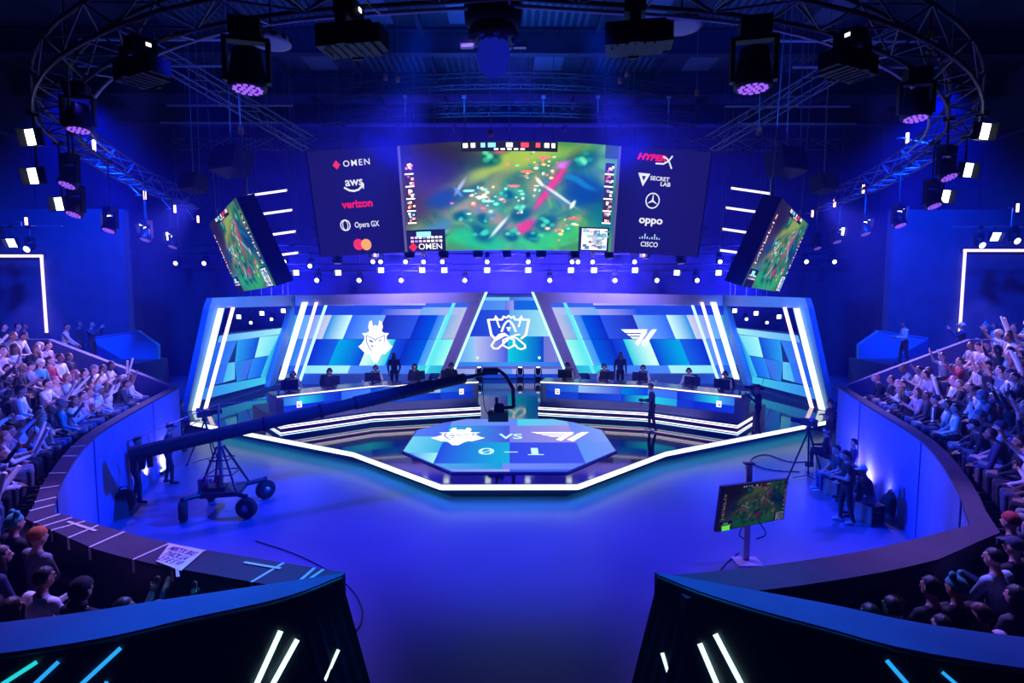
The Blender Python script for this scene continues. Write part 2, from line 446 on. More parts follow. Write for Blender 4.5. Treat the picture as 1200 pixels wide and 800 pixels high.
# teal stair parapets beyond the ends of the stands
for sx in (-1, 1):
    Y = 24.0
    f = (lambda px, py, y=Y: at(px if sx < 0 else 2 * CX - px, py, y))
    pts = [f(104, 397), f(163, 388), f(186, 404), f(186, 470), f(178, 440)]
    m = MB().prism(pts, (0, .2, 0))
    # lower part runs down to the floor behind the stand
    m.prism([f(104, 397), f(178, 440), f(186, 470), Vector((f(186, 470).x, Y, 0)), Vector((f(104, 397).x, Y, 0))], (0, .2, 0))
    pp = thing('stair_parapet', 'teal parapet of the stair behind the stand, beside the ' + ('white-shirted standing man' if sx < 0 else 'lone spectator with a microphone stand'), 'parapet', (pts[3].x, Y, 0))
    MB().prism(pts, (0, .2, 0)).build('panel', TEAL, pp, True)
    MB().prism([f(104, 397), f(178, 440), f(186, 470), Vector((f(186, 470).x, Y, 0)), Vector((f(104, 397).x, Y, 0))], (0, .16, 0)).build('lower_panel', SETDARK, pp, True)
    MB().prism([f(104, 396), f(163, 387), f(163, 389), f(104, 398)], (0, .24, 0)).build('top_rail', SETBLUE, pp, True)
    # landing block behind the stand with the lit doorway frame
    lw = struct(MB().prism([(sx*16.6, 24.6, 0), (sx*24, 24.6, 0), (sx*24, 25.0, 0), (sx*16.6, 25.0, 0)], (0, 0, 9.0)).build(
        'wall_recess_' + SIDE[sx], CURTAIN), 'dark drape wall behind the ' + SIDE[sx] + ' stand')
    xo = sx * (20.1 if sx < 0 else 19.7)
    zt = 7.0 if sx < 0 else 7.25
    zb = 3.7
    fr = thing('doorway_neon_frame', 'glowing lavender neon doorway frame behind the stand ' + ('where the white-shirted man stands' if sx < 0 else 'above the spectator filming'), 'light frame', (xo, 24.5, zb))
    MB().box((xo, 24.5, (zt + zb) / 2), (.08, .08, zt - zb)).build('upright_tube', L_LAV, fr, True)
    MB().box(((xo + sx * 24) / 2, 24.5, zt), (abs(sx * 24 - xo) + .08, .1, .11)).build('header_tube', L_LAV, fr, True)
    MB().box(((xo + sx * 24) / 2, 24.58, zt), (abs(sx * 24 - xo) + .2, .04, .26)).build('header_channel', BLACK, fr, True)
    # landing
    struct(MB().box((sx * 19.4, 22.0, 1.0), (9.0, 5.0, 3.2)).build('floor_landing_' + SIDE[sx], TIER), 'dark landing behind the ' + SIDE[sx] + ' stand')

# near walls in front of the camera: curved wedge with a wide laminate ledge and slanted light strips
NB = {-1: [(-1.76, 5.82), (-2.5, 5.58), (-3.3, 5.32), (-4.6, 4.92), (-7.5, 4.35)],
       1: [(1.56, 5.82), (2.2, 5.56), (3.05, 5.2), (4.2, 4.72), (7.5, 4.0)]}
NF = {-1: [(-1.78, 5.76), (-2.2, 5.35), (-2.9, 5.0), (-4.1, 4.5), (-7.5, 3.85)],
       1: [(1.58, 5.76), (2.0, 5.35), (2.75, 4.85), (3.9, 4.30), (7.5, 3.5)]}
ND = {-1: [(-1.15, 5.6), (-1.6, 5.0), (-2.5, 4.5), (-3.9, 4.1), (-7.5, 3.5)],
       1: [(1.0, 5.6), (1.45, 5.0), (2.4, 4.4), (3.7, 3.9), (7.5, 3.15)]}
NZ = 2.38
for sx in (-1, 1):
    nb = [(p.x, p.y) for p in smooth([(*p, 0) for p in NB[sx]], 5)]
    nf = [(p.x, p.y) for p in smooth([(*p, 0) for p in NF[sx]], 5)]
    nd = [(p.x, p.y) for p in smooth([(*p, 0) for p in ND[sx]], 5)]
    w_ = thing('aisle_wall', ('curved black aisle wall with blue ledge, below the handwritten fan sign' if sx < 0 else
               'curved black aisle wall with blue ledge, beside the floor monitor'), 'wall', (nf[8][0], nf[8][1], 0))
    m = MB()
    for i in range(len(nf) - 1):
        m.hexa([Vector((*nd[i], 0)), Vector((*nd[i+1], 0)), Vector((nb[i+1][0], nb[i+1][1], 0)), Vector((nb[i][0], nb[i][1], 0))],
               [Vector((*nf[i], NZ - .05)), Vector((*nf[i+1], NZ - .05)), Vector((*nb[i+1], NZ - .05)), Vector((*nb[i], NZ - .05))])
    m.build('wall_body', NEARFACE, w_, True)
    band(MB(), nf, nb, NZ - .05, NZ).build('ledge', LEDGE, w_, True)
    m = MB()
    for i in range(len(nf) - 1):
        m.tube((*nf[i], NZ - .03), (*nf[i+1], NZ - .03), .014, n=5)
    m.build('ledge_edge_trim', mat('worn_edge', (.12, .12, .12), .5), w_, True)
    strips = ({-1: [((298, 806), (329, 738), 'w', 6.5), ((316, 806), (348, 748), 'w', 6.5), ((375, 806), (396, 760), 'w', 4), ((90, 806), (143, 757), 'b', 5), ((36, 806), (71, 773), 'b', 5), ((4, 800), (46, 773), 't', 5), ((120, 812), (127, 796), 'b', 4)],
                1: [((790, 806), (777, 765), 'w', 4.5), ((843, 806), (821, 754), 'w', 6.5), ((872, 806), (839, 743), 'w', 6.5), ((1068, 806), (1040, 774), 'b', 5), ((1126, 806), (1105, 788), 'b', 4)]})[sx]
    sm = {'w': glow('strip_ice_white', (.55, .95, 1.0), 1.8), 'b': glow('strip_azure', (0.02, .35, .9), 1.1), 't': glow('strip_teal', (0.02, .65, .75), 1.0)}
    for a, b, c, wd in strips:
        best = None
        for i in range(len(nf) - 1):
            A, B, C = Vector((*nf[i], NZ)), Vector((*nf[i+1], NZ)), Vector((*nd[i], 0))
            n = (B - A).cross(C - A).normalized()
            P = at_plane(*b, A, n)
            lo, hi = sorted((nf[i][0], nf[i+1][0]))
            if lo - .02 <= P.x <= hi + .02: best = (A, n); break
        if best is None: continue
        A, n = best
        if n.y > 0: n = -n
        P, Q = at_plane(*a, A, n) + n * .01, at_plane(*b, A, n) + n * .01
        d = (Q - P).normalized(); sd = d.cross(n) * (wd / F_PX * P.y / 2)
        MB().prism([P - sd, P + sd, Q + sd, Q - sd], n * .012).build('light_strip', sm[c], w_, True)

# ------------------------------------------------------------------ stage deck
SZ = 0.45
FRONT = [(-13.6, 22.2), (-12.3, 21.5), (-4.85, 17.2), (-1.76, 14.2), (1.76, 14.2), (4.85, 17.2), (12.3, 21.5), (13.6, 22.2)]
dk = thing('stage', 'low glossy stage deck with an angular front edge of white light', 'stage', (0, 20, 0))
poly = FRONT + [(16.0, 34.5), (-16.0, 34.5)]
MB().prism([(x, y, SZ - .13) for x, y in poly], (0, 0, .13)).build('deck', DECK, dk, True)
ins = [(x * .965 if abs(x) > 3 else x * .86, y + .38) for x, y in FRONT] + [(15.6, 34.4), (-15.6, 34.4)]
MB().prism([(x, y, 0) for x, y in ins], (0, 0, SZ - .13)).build('riser', SETDARK, dk, True)
for i in range(1, len(FRONT) - 2):                       # edge light, one profile for each straight run
    a, b = Vector((*FRONT[i], 0)), Vector((*FRONT[i + 1], 0)); d = (b - a).normalized(); n = Vector((d.y, -d.x, 0))
    MB().prism([a + n * .003 + Vector((0, 0, SZ - .12)), b + n * .003 + Vector((0, 0, SZ - .12)), b + n * .05 + Vector((0, 0, SZ - .12)), a + n * .05 + Vector((0, 0, SZ - .12))], (0, 0, .125)).build('edge_light', L_WHITE, dk, True)
    MB().prism([a - n * .0 + Vector((0, 0, SZ + .003)), b + Vector((0, 0, SZ + .003)), b - n * .05 + Vector((0, 0, SZ + .003)), a - n * .05 + Vector((0, 0, SZ + .003))], (0, 0, .006)).build('edge_profile', STEEL, dk, True)
    a2, b2 = Vector((*ins[i], 0)), Vector((*ins[i + 1], 0)); d = (b2 - a2).normalized(); n = Vector((d.y, -d.x, 0))
    MB().prism([a2 + n * .004 + Vector((0, 0, .22)), b2 + n * .004 + Vector((0, 0, .22)), b2 + n * .06 + Vector((0, 0, .22)), a2 + n * .06 + Vector((0, 0, .22))], (0, 0, .085)).build('underglow_strip', L_CYAN, dk, True)
# floor screen: octagonal dais
OCT = [(-1.6, 15.1), (1.6, 15.1), (3.36, 17.2), (3.36, 19.9), (2.5, 21.1), (1.7, 21.75), (-1.7, 21.75), (-2.5, 21.1), (-3.36, 19.9), (-3.36, 17.2)]
da = thing('floor_screen', 'octagonal lit floor screen showing team emblems and the score 0 - 1', 'screen', (0, 18, SZ))
DZ = SZ + .05
MB().prism([(x, y, SZ) for x, y in OCT], (0, 0, .045)).build('plinth', SETGREY, da, True)
def clip_rect(poly, x0, x1, y0, y1):
    def cut(P, f, ):
        o = []
        for i in range(len(P)):
            a, b = P[i], P[(i + 1) % len(P)]; fa, fb = f(a), f(b)
            if fa >= 0: o.append(a)
            if fa * fb < 0:
                t = fa / (fa - fb); o.append((a[0] + (b[0]-a[0])*t, a[1] + (b[1]-a[1])*t))
        return o
    for f in (lambda p: p[0]-x0, lambda p: x1-p[0], lambda p: p[1]-y0, lambda p: y1-p[1]):
        poly = cut(poly, f)
        if not poly: break
    return poly
pt = Paint()
OI = [(x * .985, 18.3 + (y - 18.3) * .985) for x, y in OCT]
cells = [(-9, -2.2, 14, 17.0, (60, 130, 235), (150, 225, 240)), (-9, -2.2, 17.0, 19.0, (110, 200, 235), (60, 170, 225)), (-9, -2.2, 19.0, 22, (80, 120, 235), (70, 100, 230)),
         (-2.2, 0, 14, 15.35, (120, 140, 235), (150, 160, 240)), (0, 9, 14, 15.35, (60, 90, 230), (60, 90, 230)),
         (-2.2, -.2, 15.35, 15.9, (90, 150, 235), (20, 150, 215)), (-.2, 9, 15.35, 15.9, (110, 130, 240), (90, 120, 240)),
         (-2.2, 0, 15.9, 18.2, (40, 70, 220), (20, 165, 215)), (0, 2.2, 15.9, 18.2, (50, 70, 225), (60, 80, 230)), (2.2, 9, 15.9, 18.2, (90, 140, 240), (110, 140, 240)),
         (-2.2, 0, 18.2, 20.6, (30, 160, 215), (70, 80, 220)), (0, 2.2, 18.2, 20.6, (110, 120, 225), (150, 140, 220)), (2.2, 9, 18.2, 22, (100, 130, 240), (120, 150, 240)),
         (-2.2, .3, 20.6, 22, (110, 140, 240), (90, 130, 240)), (.3, 2.2, 20.6, 22, (70, 200, 230), (120, 170, 240))]
for x0, x1, y0, y1, c0, c1 in cells:
    P = clip_rect(OI, x0, x1, y0, y1)
    if len(P) < 3: continue
    xs = [p[0] for p in P]; lo, hi = min(xs), max(xs)
    pt.poly([(x, y, DZ) for x, y in P], [tuple(a + (b - a) * (x - lo) / max(hi - lo, .01) for a, b in zip(c0, c1)) for x, y in P])
pt.build('picture', SCR, da, True)
WH = glow('print_white', (1, 1, 1), 1.25, False)
WH2 = glow('print_pale_cyan', (.55, .95, 1.0), 1.1, False)
def fr_floor(cx, cy_, k): return lambda x, y: Vector((cx + x * k, cy_ + y * k, DZ + .006))
# --- emblems as outlines (unit square about the origin)
def samurai(mb, fr, dark=None):
    """Helmeted warrior mask: horned helmet, brim, face plates."""
    P = [(-.44,.34),(-.28,.36),(-.2,.42),(-.24,.6),(-.2,.82),(-.12,.86),(-.14,.72),(-.11,.6),(0,.68),(.11,.6),(.14,.72),(.12,.86),(.2,.82),(.24,.6),(.2,.42),(.28,.36),(.44,.34),
         (.36,.22),(.36,.1),(.46,-.1),(.56,-.2),(.3,-.52),(.24,-.48),(.16,-.58),(.06,-.86),(-.06,-.86),(-.16,-.58),(-.24,-.48),(-.3,-.52),(-.56,-.2),(-.46,-.1),(-.36,.1),(-.36,.22)]
    n = len(P); mb.add([fr(*p) for p in P] + [fr(0, 0)], [(i, (i + 1) % n, n) for i in range(n)])
    if dark is not None:
        g = lambda x, y: fr(x, y) + dark[1]
        for L, wd in (([(-.3,.26),(-.05,.12),(0,.05),(.05,.12),(.3,.26)], .03), ([(-.3,.24),(-.29,0),(-.2,-.26),(-.13,-.38)], .03), ([(.3,.24),(.3,.0)], .025),
                      ([(-.2,.06),(-.08,-.02)], .07), ([(.2,.08),(.1,.02)], .04), ([(-.14,-.16),(-.08,-.2)], .06)):
            stroke(dark[0], L, wd, g)
def wing_mark(mb, fr):
    """Winged T followed by a slanted 1."""
    for P in ([(-.62,.36),(.34,.36),(.24,.2),(-.46,.2)], [(-.42,.15),(.1,.15),(.04,.07),(-.34,.07)], [(-.3,.02),(.02,.02),(-.03,-.06),(-.2,-.06)],
              [(.14,.24),(.32,.24),(-.02,-.4),(-.12,-.28)], [(.4,.24),(.5,.36),(.66,.36),(.22,-.44),(.1,-.3)]):
        mb.add([fr(*p) for p in P], [tuple(range(len(P)))])
def trophy(mb, fr):
    w1 = .05
    stroke(mb, [(-.5,.62),(-.42,.1),(-.33,-.02)], .06, fr); stroke(mb, [(.5,.62),(.42,.1),(.3,-.02)], .06, fr)
    stroke(mb, [(-.5,.6),(-.34,.6),(-.31,.7),(-.26,.6),(-.16,.6),(-.12,.7),(-.06,.66),(0,.72),(.06,.66),(.12,.7),(.16,.6),(.26,.6),(.31,.7),(.34,.6),(.5,.6)], .055, fr)
    stroke(mb, [(-.29,.62),(-.26,.48),(-.22,.34)], .045, fr); stroke(mb, [(.29,.62),(.27,.48),(.24,.36)], .045, fr)
    stroke(mb, [(-.17,.2),(-.12,.4),(-.06,.52),(0,.57),(.06,.52),(.12,.4),(.18,.2)], .055, fr)
    mb.add([fr(-.06,.36), fr(.06,.36), fr(0,.2)], [(0,1,2)])
    mb.add([fr(-.24,.14), fr(-.1,.18), fr(.02,.06), fr(-.1,.06), fr(-.38,-.14), fr(-.36,-.02)], [(0,1,2,3,4,5)])
    stroke(mb, [(-.36,-.12),(-.42,-.24),(-.36,-.34),(-.26,-.34),(-.16,-.22),(0,-.02),(.16,.1),(.28,.12)], .05, fr)
    stroke(mb, [(.04,.06),(.2,.0),(.4,-.22),(.4,-.32),(.3,-.36),(.22,-.32),(.12,-.14)], .05, fr)
    stroke(mb, [(-.13,-.06),(-.13,-.24),(0,-.33),(.13,-.24),(.13,-.06),(0,.02)], .05, fr, True)
m = MB(); dkm = MB(); samurai(m, lambda x, y: Vector((-1.75 + x * 1.65, 19.05 + y * 1.4, DZ + .006)), (dkm, Vector((0, 0, .004))))
m.build('warrior_emblem', WH, da, True); PRINTBLUE = glow('print_blue', (.1, .2, .75), 1.0, False); dkm.build('warrior_emblem_lines', PRINTBLUE, da, True)
m = MB(); wing_mark(m, lambda x, y: Vector((1.75 + x * 1.62, 19.0 + y * 1.6, DZ + .006))); m.build('winged_emblem', WH, da, True)
lettering('score_lettering', 'VS', (0.05, 18.95, DZ + .006), (1, 0, 0), (0, 1, 0), .95, WH2, da, .02, width=.82)
lettering('score_lettering', '0', (-.72, 17.1, DZ + .006), (1, 0, 0), (0, 1, 0), 1.05, WH2, da, .006, width=.5)
lettering('score_lettering', '–', (0.05, 17.1, DZ + .006), (1, 0, 0), (0, 1, 0), 1.05, WH2, da, .006, width=.42)
lettering('score_lettering', '1', (.78, 17.1, DZ + .006), (1, 0, 0), (0, 1, 0), 1.05, WH2, da, .006, width=.22)
m = MB(); stroke(m, [(-.86, 16.98), (-.58, 17.24)], .07, lambda x, y: Vector((x, y, DZ + .007))); m.build('zero_slash', WH2, da, True)
m = MB(); stroke(m, [(.56, 16.76), (1.04, 16.76)], .08, lambda x, y: Vector((x, y, DZ + .007))); m.build('one_base', WH2, da, True)

# ------------------------------------------------------------------ LED set behind the desks
YM = 31.0
def set_wall(sx):
    mx = (lambda v: Vector((v.x * -sx, v.y, v.z)))
    f = lambda px, py, y=YM: mx(at(px, py, y))
    t = thing('stage_screen_wall', ('grey-framed slanted screen wall carrying the white warrior mask emblem' if sx < 0 else 'grey-framed slanted screen wall carrying the white winged emblem'), 'screen wall', (sx * 6.5, YM, SZ))
    fw = Vector((0, -.45, 0))
    zb = SZ
    bot = lambda px_top, py_top, k: None
    slope = -35 / 85.0
    def sl(px, py0, py1, y=YM): return f(px + slope * (py1 - py0), py1, y)
    # backing slab
    MB().prism([f(345, 347), f(569, 344), sl(569, 344, 449), f(318, 449)], (0, .12, 0)).build('backing_panel', SETDARK, t, True)
    # frame: header beam, inner slanted leg, inner light edge
    MB().prism([f(238 + 112, 346), f(571, 342), sl(571, 342, 354), f(350, 358)], fw).build('header_beam', SETGREY, t, True)
    MB().prism([sl(571, 342, 354), sl(571, 342, 448.5), sl(551, 353, 449), sl(551, 353, 354)], fw).build('slanted_leg', SETGREY, t, True)
    e = Vector((0, -.47, 0))
    MB().prism([f(569, 342) + e, f(572, 342) + e, sl(572, 342, 449) + e, sl(569, 342, 449) + e], (0, -.03, 0)).build('edge_light', L_ICE, t, True)
    MB().prism([f(330, 437), f(505, 437), f(501, 449), f(318, 449)], (0, -.3, 0)).build('sill', SETBLUE, t, True)
    # picture
    pt = Paint(); off = Vector((0, -.02, 0))
    ref = 397.0
    def cell(x0, x1, ya, yb, c0, c1):
        pts = [sl(x0, ref, ya) + off, sl(x1, ref, ya) + off, sl(x1, ref, yb) + off, sl(x0, ref, yb) + off]
        pt.poly(pts, [c0, c1, c1, c0])
    r1 = [(333, 345, (40,150,225), (50,160,230)), (345, 358, (90,150,240), (110,170,240)), (358, 367, (120,150,235), (150,175,240)), (367, 378, (170,170,225), (190,200,235)), (378, 402, (0,130,220), (195,240,245)), (402, 441, (40,100,235), (110,165,248)),
          (441, 480, (28,40,165), (40,80,225)), (480, 502, (10,35,190), (0,80,220)), (502, 511, (50,120,232), (80,150,240)), (511, 516, (150,240,250), (60,210,230)), (516, 533, (110,170,225), (180,180,222))]
    r2 = [(333, 345, (20,110,215), (30,120,220)), (345, 358, (30,100,220), (60,130,235)), (358, 371, (90,145,242), (80,130,242)), (371, 398, (10,35,195), (20,90,215)), (398, 434, (0,160,220), (10,60,205)), (434, 464, (205,248,242), (15,195,220)),
          (464, 478, (20,70,205), (10,50,200)), (478, 502, (10,35,180), (0,85,222)), (502, 511, (60,140,238), (80,160,240)), (511, 516, (150,240,250), (60,210,230)), (516, 533, (90,215,235), (150,240,238))]
    for x0, x1, c0, c1 in r1: cell(x0, x1, 369, 397, c0, c1)
    for x0, x1, c0, c1 in r2: cell(x0, x1, 397.4, 428, c0, c1)
    for x0, x1, ya, yb, c0, c1 in [(330, 400, 354, 358, (30,60,200), (150,160,240)), (400, 482, 354, 357.5, (90,120,235), (190,180,240)), (482, 533, 354, 360, (50,100,230), (50,90,225)),
                                   (330, 482, 357.5, 362, (20,45,195), (40,80,220)), (480, 533, 360, 369, (110,160,240), (170,180,230)), (330, 435, 362, 369, (20,50,200), (30,70,215)), (435, 480, 362, 369, (40,80,220), (160,160,232))]:
        cell(x0, x1, ya, yb, c0, c1)
    for x0, x1, c0, c1 in [(350, 370, (30,80,215), (40,110,225)), (370, 424, (130,215,240), (160,225,240)), (424, 502, (70,130,240), (60,110,235)), (502, 533, (60,200,225), (40,170,215))]: cell(x0, x1, 428, 437, c0, c1)
    pt.build('picture', SCR, t, True)
    # teal light edge down the picture and the slanted tubes at the outer side
    def tube_bar(px0, py0, px1, py1, wd, mt, dy):
        a, b = f(px0, py0, YM + dy), f(px1, py1, YM + dy); h = Vector((wd / F_PX * YM / 2, 0, 0))
        MB().prism([a - h, a + h, b + h, b - h], (0, -.06, 0)).build('slanted_light', mt, t, True)
    tube_bar(533, 353, 497, 440, 4, glow('led_aqua', (.12, .8, .95), 1.1), -.1)
    tube_bar(358, 354, 330, 446, 6.5, L_WHITE, -.5)
    tube_bar(371.5, 354, 344, 446, 3.4, L_PINK, -.5)
    tube_bar(383, 356, 352, 446, 3, L_ICE, -.3)
    # emblem
    m = MB(); dkm = MB(); o = Vector((0, -.05, 0))
    if sx < 0:
        cx, cyy, k = 440.5, 400, 36
        samurai(m, lambda x, y: at(cx + x * k * 1.0, cyy - y * k * .80, YM) + o, (dkm, Vector((0, -.02, 0))))
        dkm.build('emblem_lines', PRINTBLUE, t, True)
        m.build('warrior_emblem', WH, t, True)
    else:
        cx, cyy, k = 748, 395, 33
        wing_mark(m, lambda x, y: at(cx + x * k, cyy - y * k * .78, YM) + o)
        m.build('winged_emblem', WH, t, True)
    return t
for sx in (-1, 1): set_wall(sx)

# wing walls at the ends of the set
def wing(sx):
    P0, P1 = Vector((-12.15, YM - .3, 0)), Vector((-13.7, 23.6, 0))
    n = Vector((-(P1 - P0).y, (P1 - P0).x, 0)).normalized()
    mx = (lambda v: Vector((v.x * -sx, v.y, v.z)))
    def g(px, py, d=0.0):
        v = mx(at_plane(px, py, P0 + n * d, n)); v.z = max(v.z, SZ + .004); return v
    t = thing('stage_wing', 'slanted wing panel with two tall light tubes beside the ' + ('warrior mask screen' if sx < 0 else 'winged emblem screen'), 'screen wall', (sx * 13, 27.2, SZ))
    th = mx(n * .3)
    MB().prism([g(243, 349), g(352, 345), g(352, 358), g(239, 361)], th).build('header_beam', SETGREY, t, True)
    MB().prism([g(239, 361), g(258, 360), g(228, 478), g(213, 482)], th).build('outer_frame', SETBLUE, t, True)
    MB().prism([g(338, 357), g(346, 357), g(317, 450), g(310, 453)], th).build('inner_frame', SETBLUE, t, True)
    MB().prism([g(262, 390), g(335, 383), g(314, 450), g(234, 474)], mx(n * -.15)).build('backing_panel', SETDARK, t, True)
    MB().prism([g(228, 478), g(326, 449), g(326, 454), g(227, 486)], th).build('sill', SETDARK, t, True)
    pt = Paint(); q = lambda px, py: g(px, py, .02)
    def cell(a, b, c, d, ca, cb): pt.poly([q(*a), q(*b), q(*c), q(*d)], [ca, cb, cb, ca])
    cell((258,393),(333,384),(330,391),(255,402), (90,160,235), (150,225,235))
    cell((250,402),(279,398),(268,425),(243,430), (30,90,220), (50,120,230))
    cell((279,398),(305,395),(298,419),(276,424), (40,150,225), (20,70,205))
    cell((305,395),(328,392),(317,416),(299,419), (150,235,240), (110,205,232))
    cell((243,430),(268,425),(262,448),(236,455), (20,80,210), (50,110,232))
    cell((268,425),(276,424),(276,444),(262,448), (70,175,230), (100,190,235))
    cell((276,424),(297,420),(289,444),(278,447), (30,130,220), (60,100,220))
    cell((297,420),(315,417),(306,441),(290,444), (40,130,235), (20,90,220))
    cell((315,417),(328,392),(312,445),(306,441), (60,190,225), (30,140,215))
    cell((236,455),(312,441),(312,449),(234,469), (50,120,225), (60,190,225))
    pt.build('picture', SCR, t, True)
    def bar(a, b, wd, mt):
        A, B = g(*a, .38), g(*b, .38); h = (mx(Vector((P1 - P0))).normalized()) * (wd / F_PX * A.y / 2 / .85)
        MB().prism([A - h, A + h, B + h, B - h], mx(n * .08)).build('light_tube', mt, t, True)
    bar((259, 361), (229, 480), 6.5, L_WHITE)
    bar((273, 360), (241, 478), 3.4, L_PINK)
    # base block
    MB().prism([Vector((p.x, p.y, SZ + .004)) for p in (mx(P0), mx(P1), mx(P1 - n * .5), mx(P0 - n * .5))], (0, 0, .3)).build('base_block', SETDARK, t, True)
for sx in (-1, 1): wing(sx)

# centre screen, set back between the two walls
YC = 32.6
t = thing('centre_screen', 'recessed centre screen with the white trophy outline emblem', 'screen', (0, YC, SZ))
f = lambda px, py: at(px, py, YC)
MB().prism([f(520, 344), f(674, 344), f(684, 443), f(510, 443)], (0, .15, 0)).build('backing_panel', SETDARK, t, True)
MB().prism([f(535, 345), f(660, 345), f(660, 348), f(535, 348)], (0, -.2, 0)).build('top_rail', SETBLUE, t, True)
pt = Paint(); o = Vector((0, -.02, 0))
for x0, x1, y0, y1, c0, c1 in [(525, 597, 348, 352, (90,170,240), (110,190,240)), (597, 668, 348, 352, (60,110,235), (110,180,240)), (525, 592, 352, 363, (40,90,225), (80,140,240)), (592, 602, 352, 363, (90,110,225), (150,150,230)), (602, 668, 352, 363, (20,90,215), (10,110,220)),
                               (525, 597, 363, 394, (15,45,190), (40,80,225)), (597, 668, 363, 394, (90,160,240), (170,240,235)), (525, 556, 394, 424, (60,130,235), (130,190,240)), (556, 595, 394, 424, (170,180,240), (60,80,220)), (595, 637, 394, 424, (10,190,220), (10,60,200)), (637, 668, 394, 424, (100,110,210), (130,120,210)),
                               (520, 597, 424, 429, (40,110,230), (60,140,240)), (597, 676, 424, 429, (60,140,240), (40,100,225)), (520, 676, 429, 432, (80,80,190), (90,90,200)), (520, 560, 432, 438, (110,130,220), (150,160,230)), (560, 600, 432, 438, (60,120,230), (90,140,235)), (600, 676, 432, 438, (150,160,230), (100,130,225)), (515, 680, 438, 443, (20,60,200), (20,60,200))]:
    pt.poly([f(x0, y0) + o, f(x1, y0) + o, f(x1, y1) + o, f(x0, y1) + o], [c0, c1, c1, c0])
pt.build('picture', SCR, t, True)
m = MB(); trophy(m, lambda x, y: at(596 + x * 48, 396 - y * 36, YC) + Vector((0, -.05, 0))); m.build('trophy_emblem', WH, t, True)
m = MB()
for px in (559.5, 632): m.lathe([(.01, 0), (.09, 0), (.09, .03), (.01, .03)], 12, Matrix.Translation(f(px, 419) + Vector((0, -.03, 0))) @ Matrix.Rotation(R(90), 4, 'X'))
m.build('round_marks', WH2, t, True)

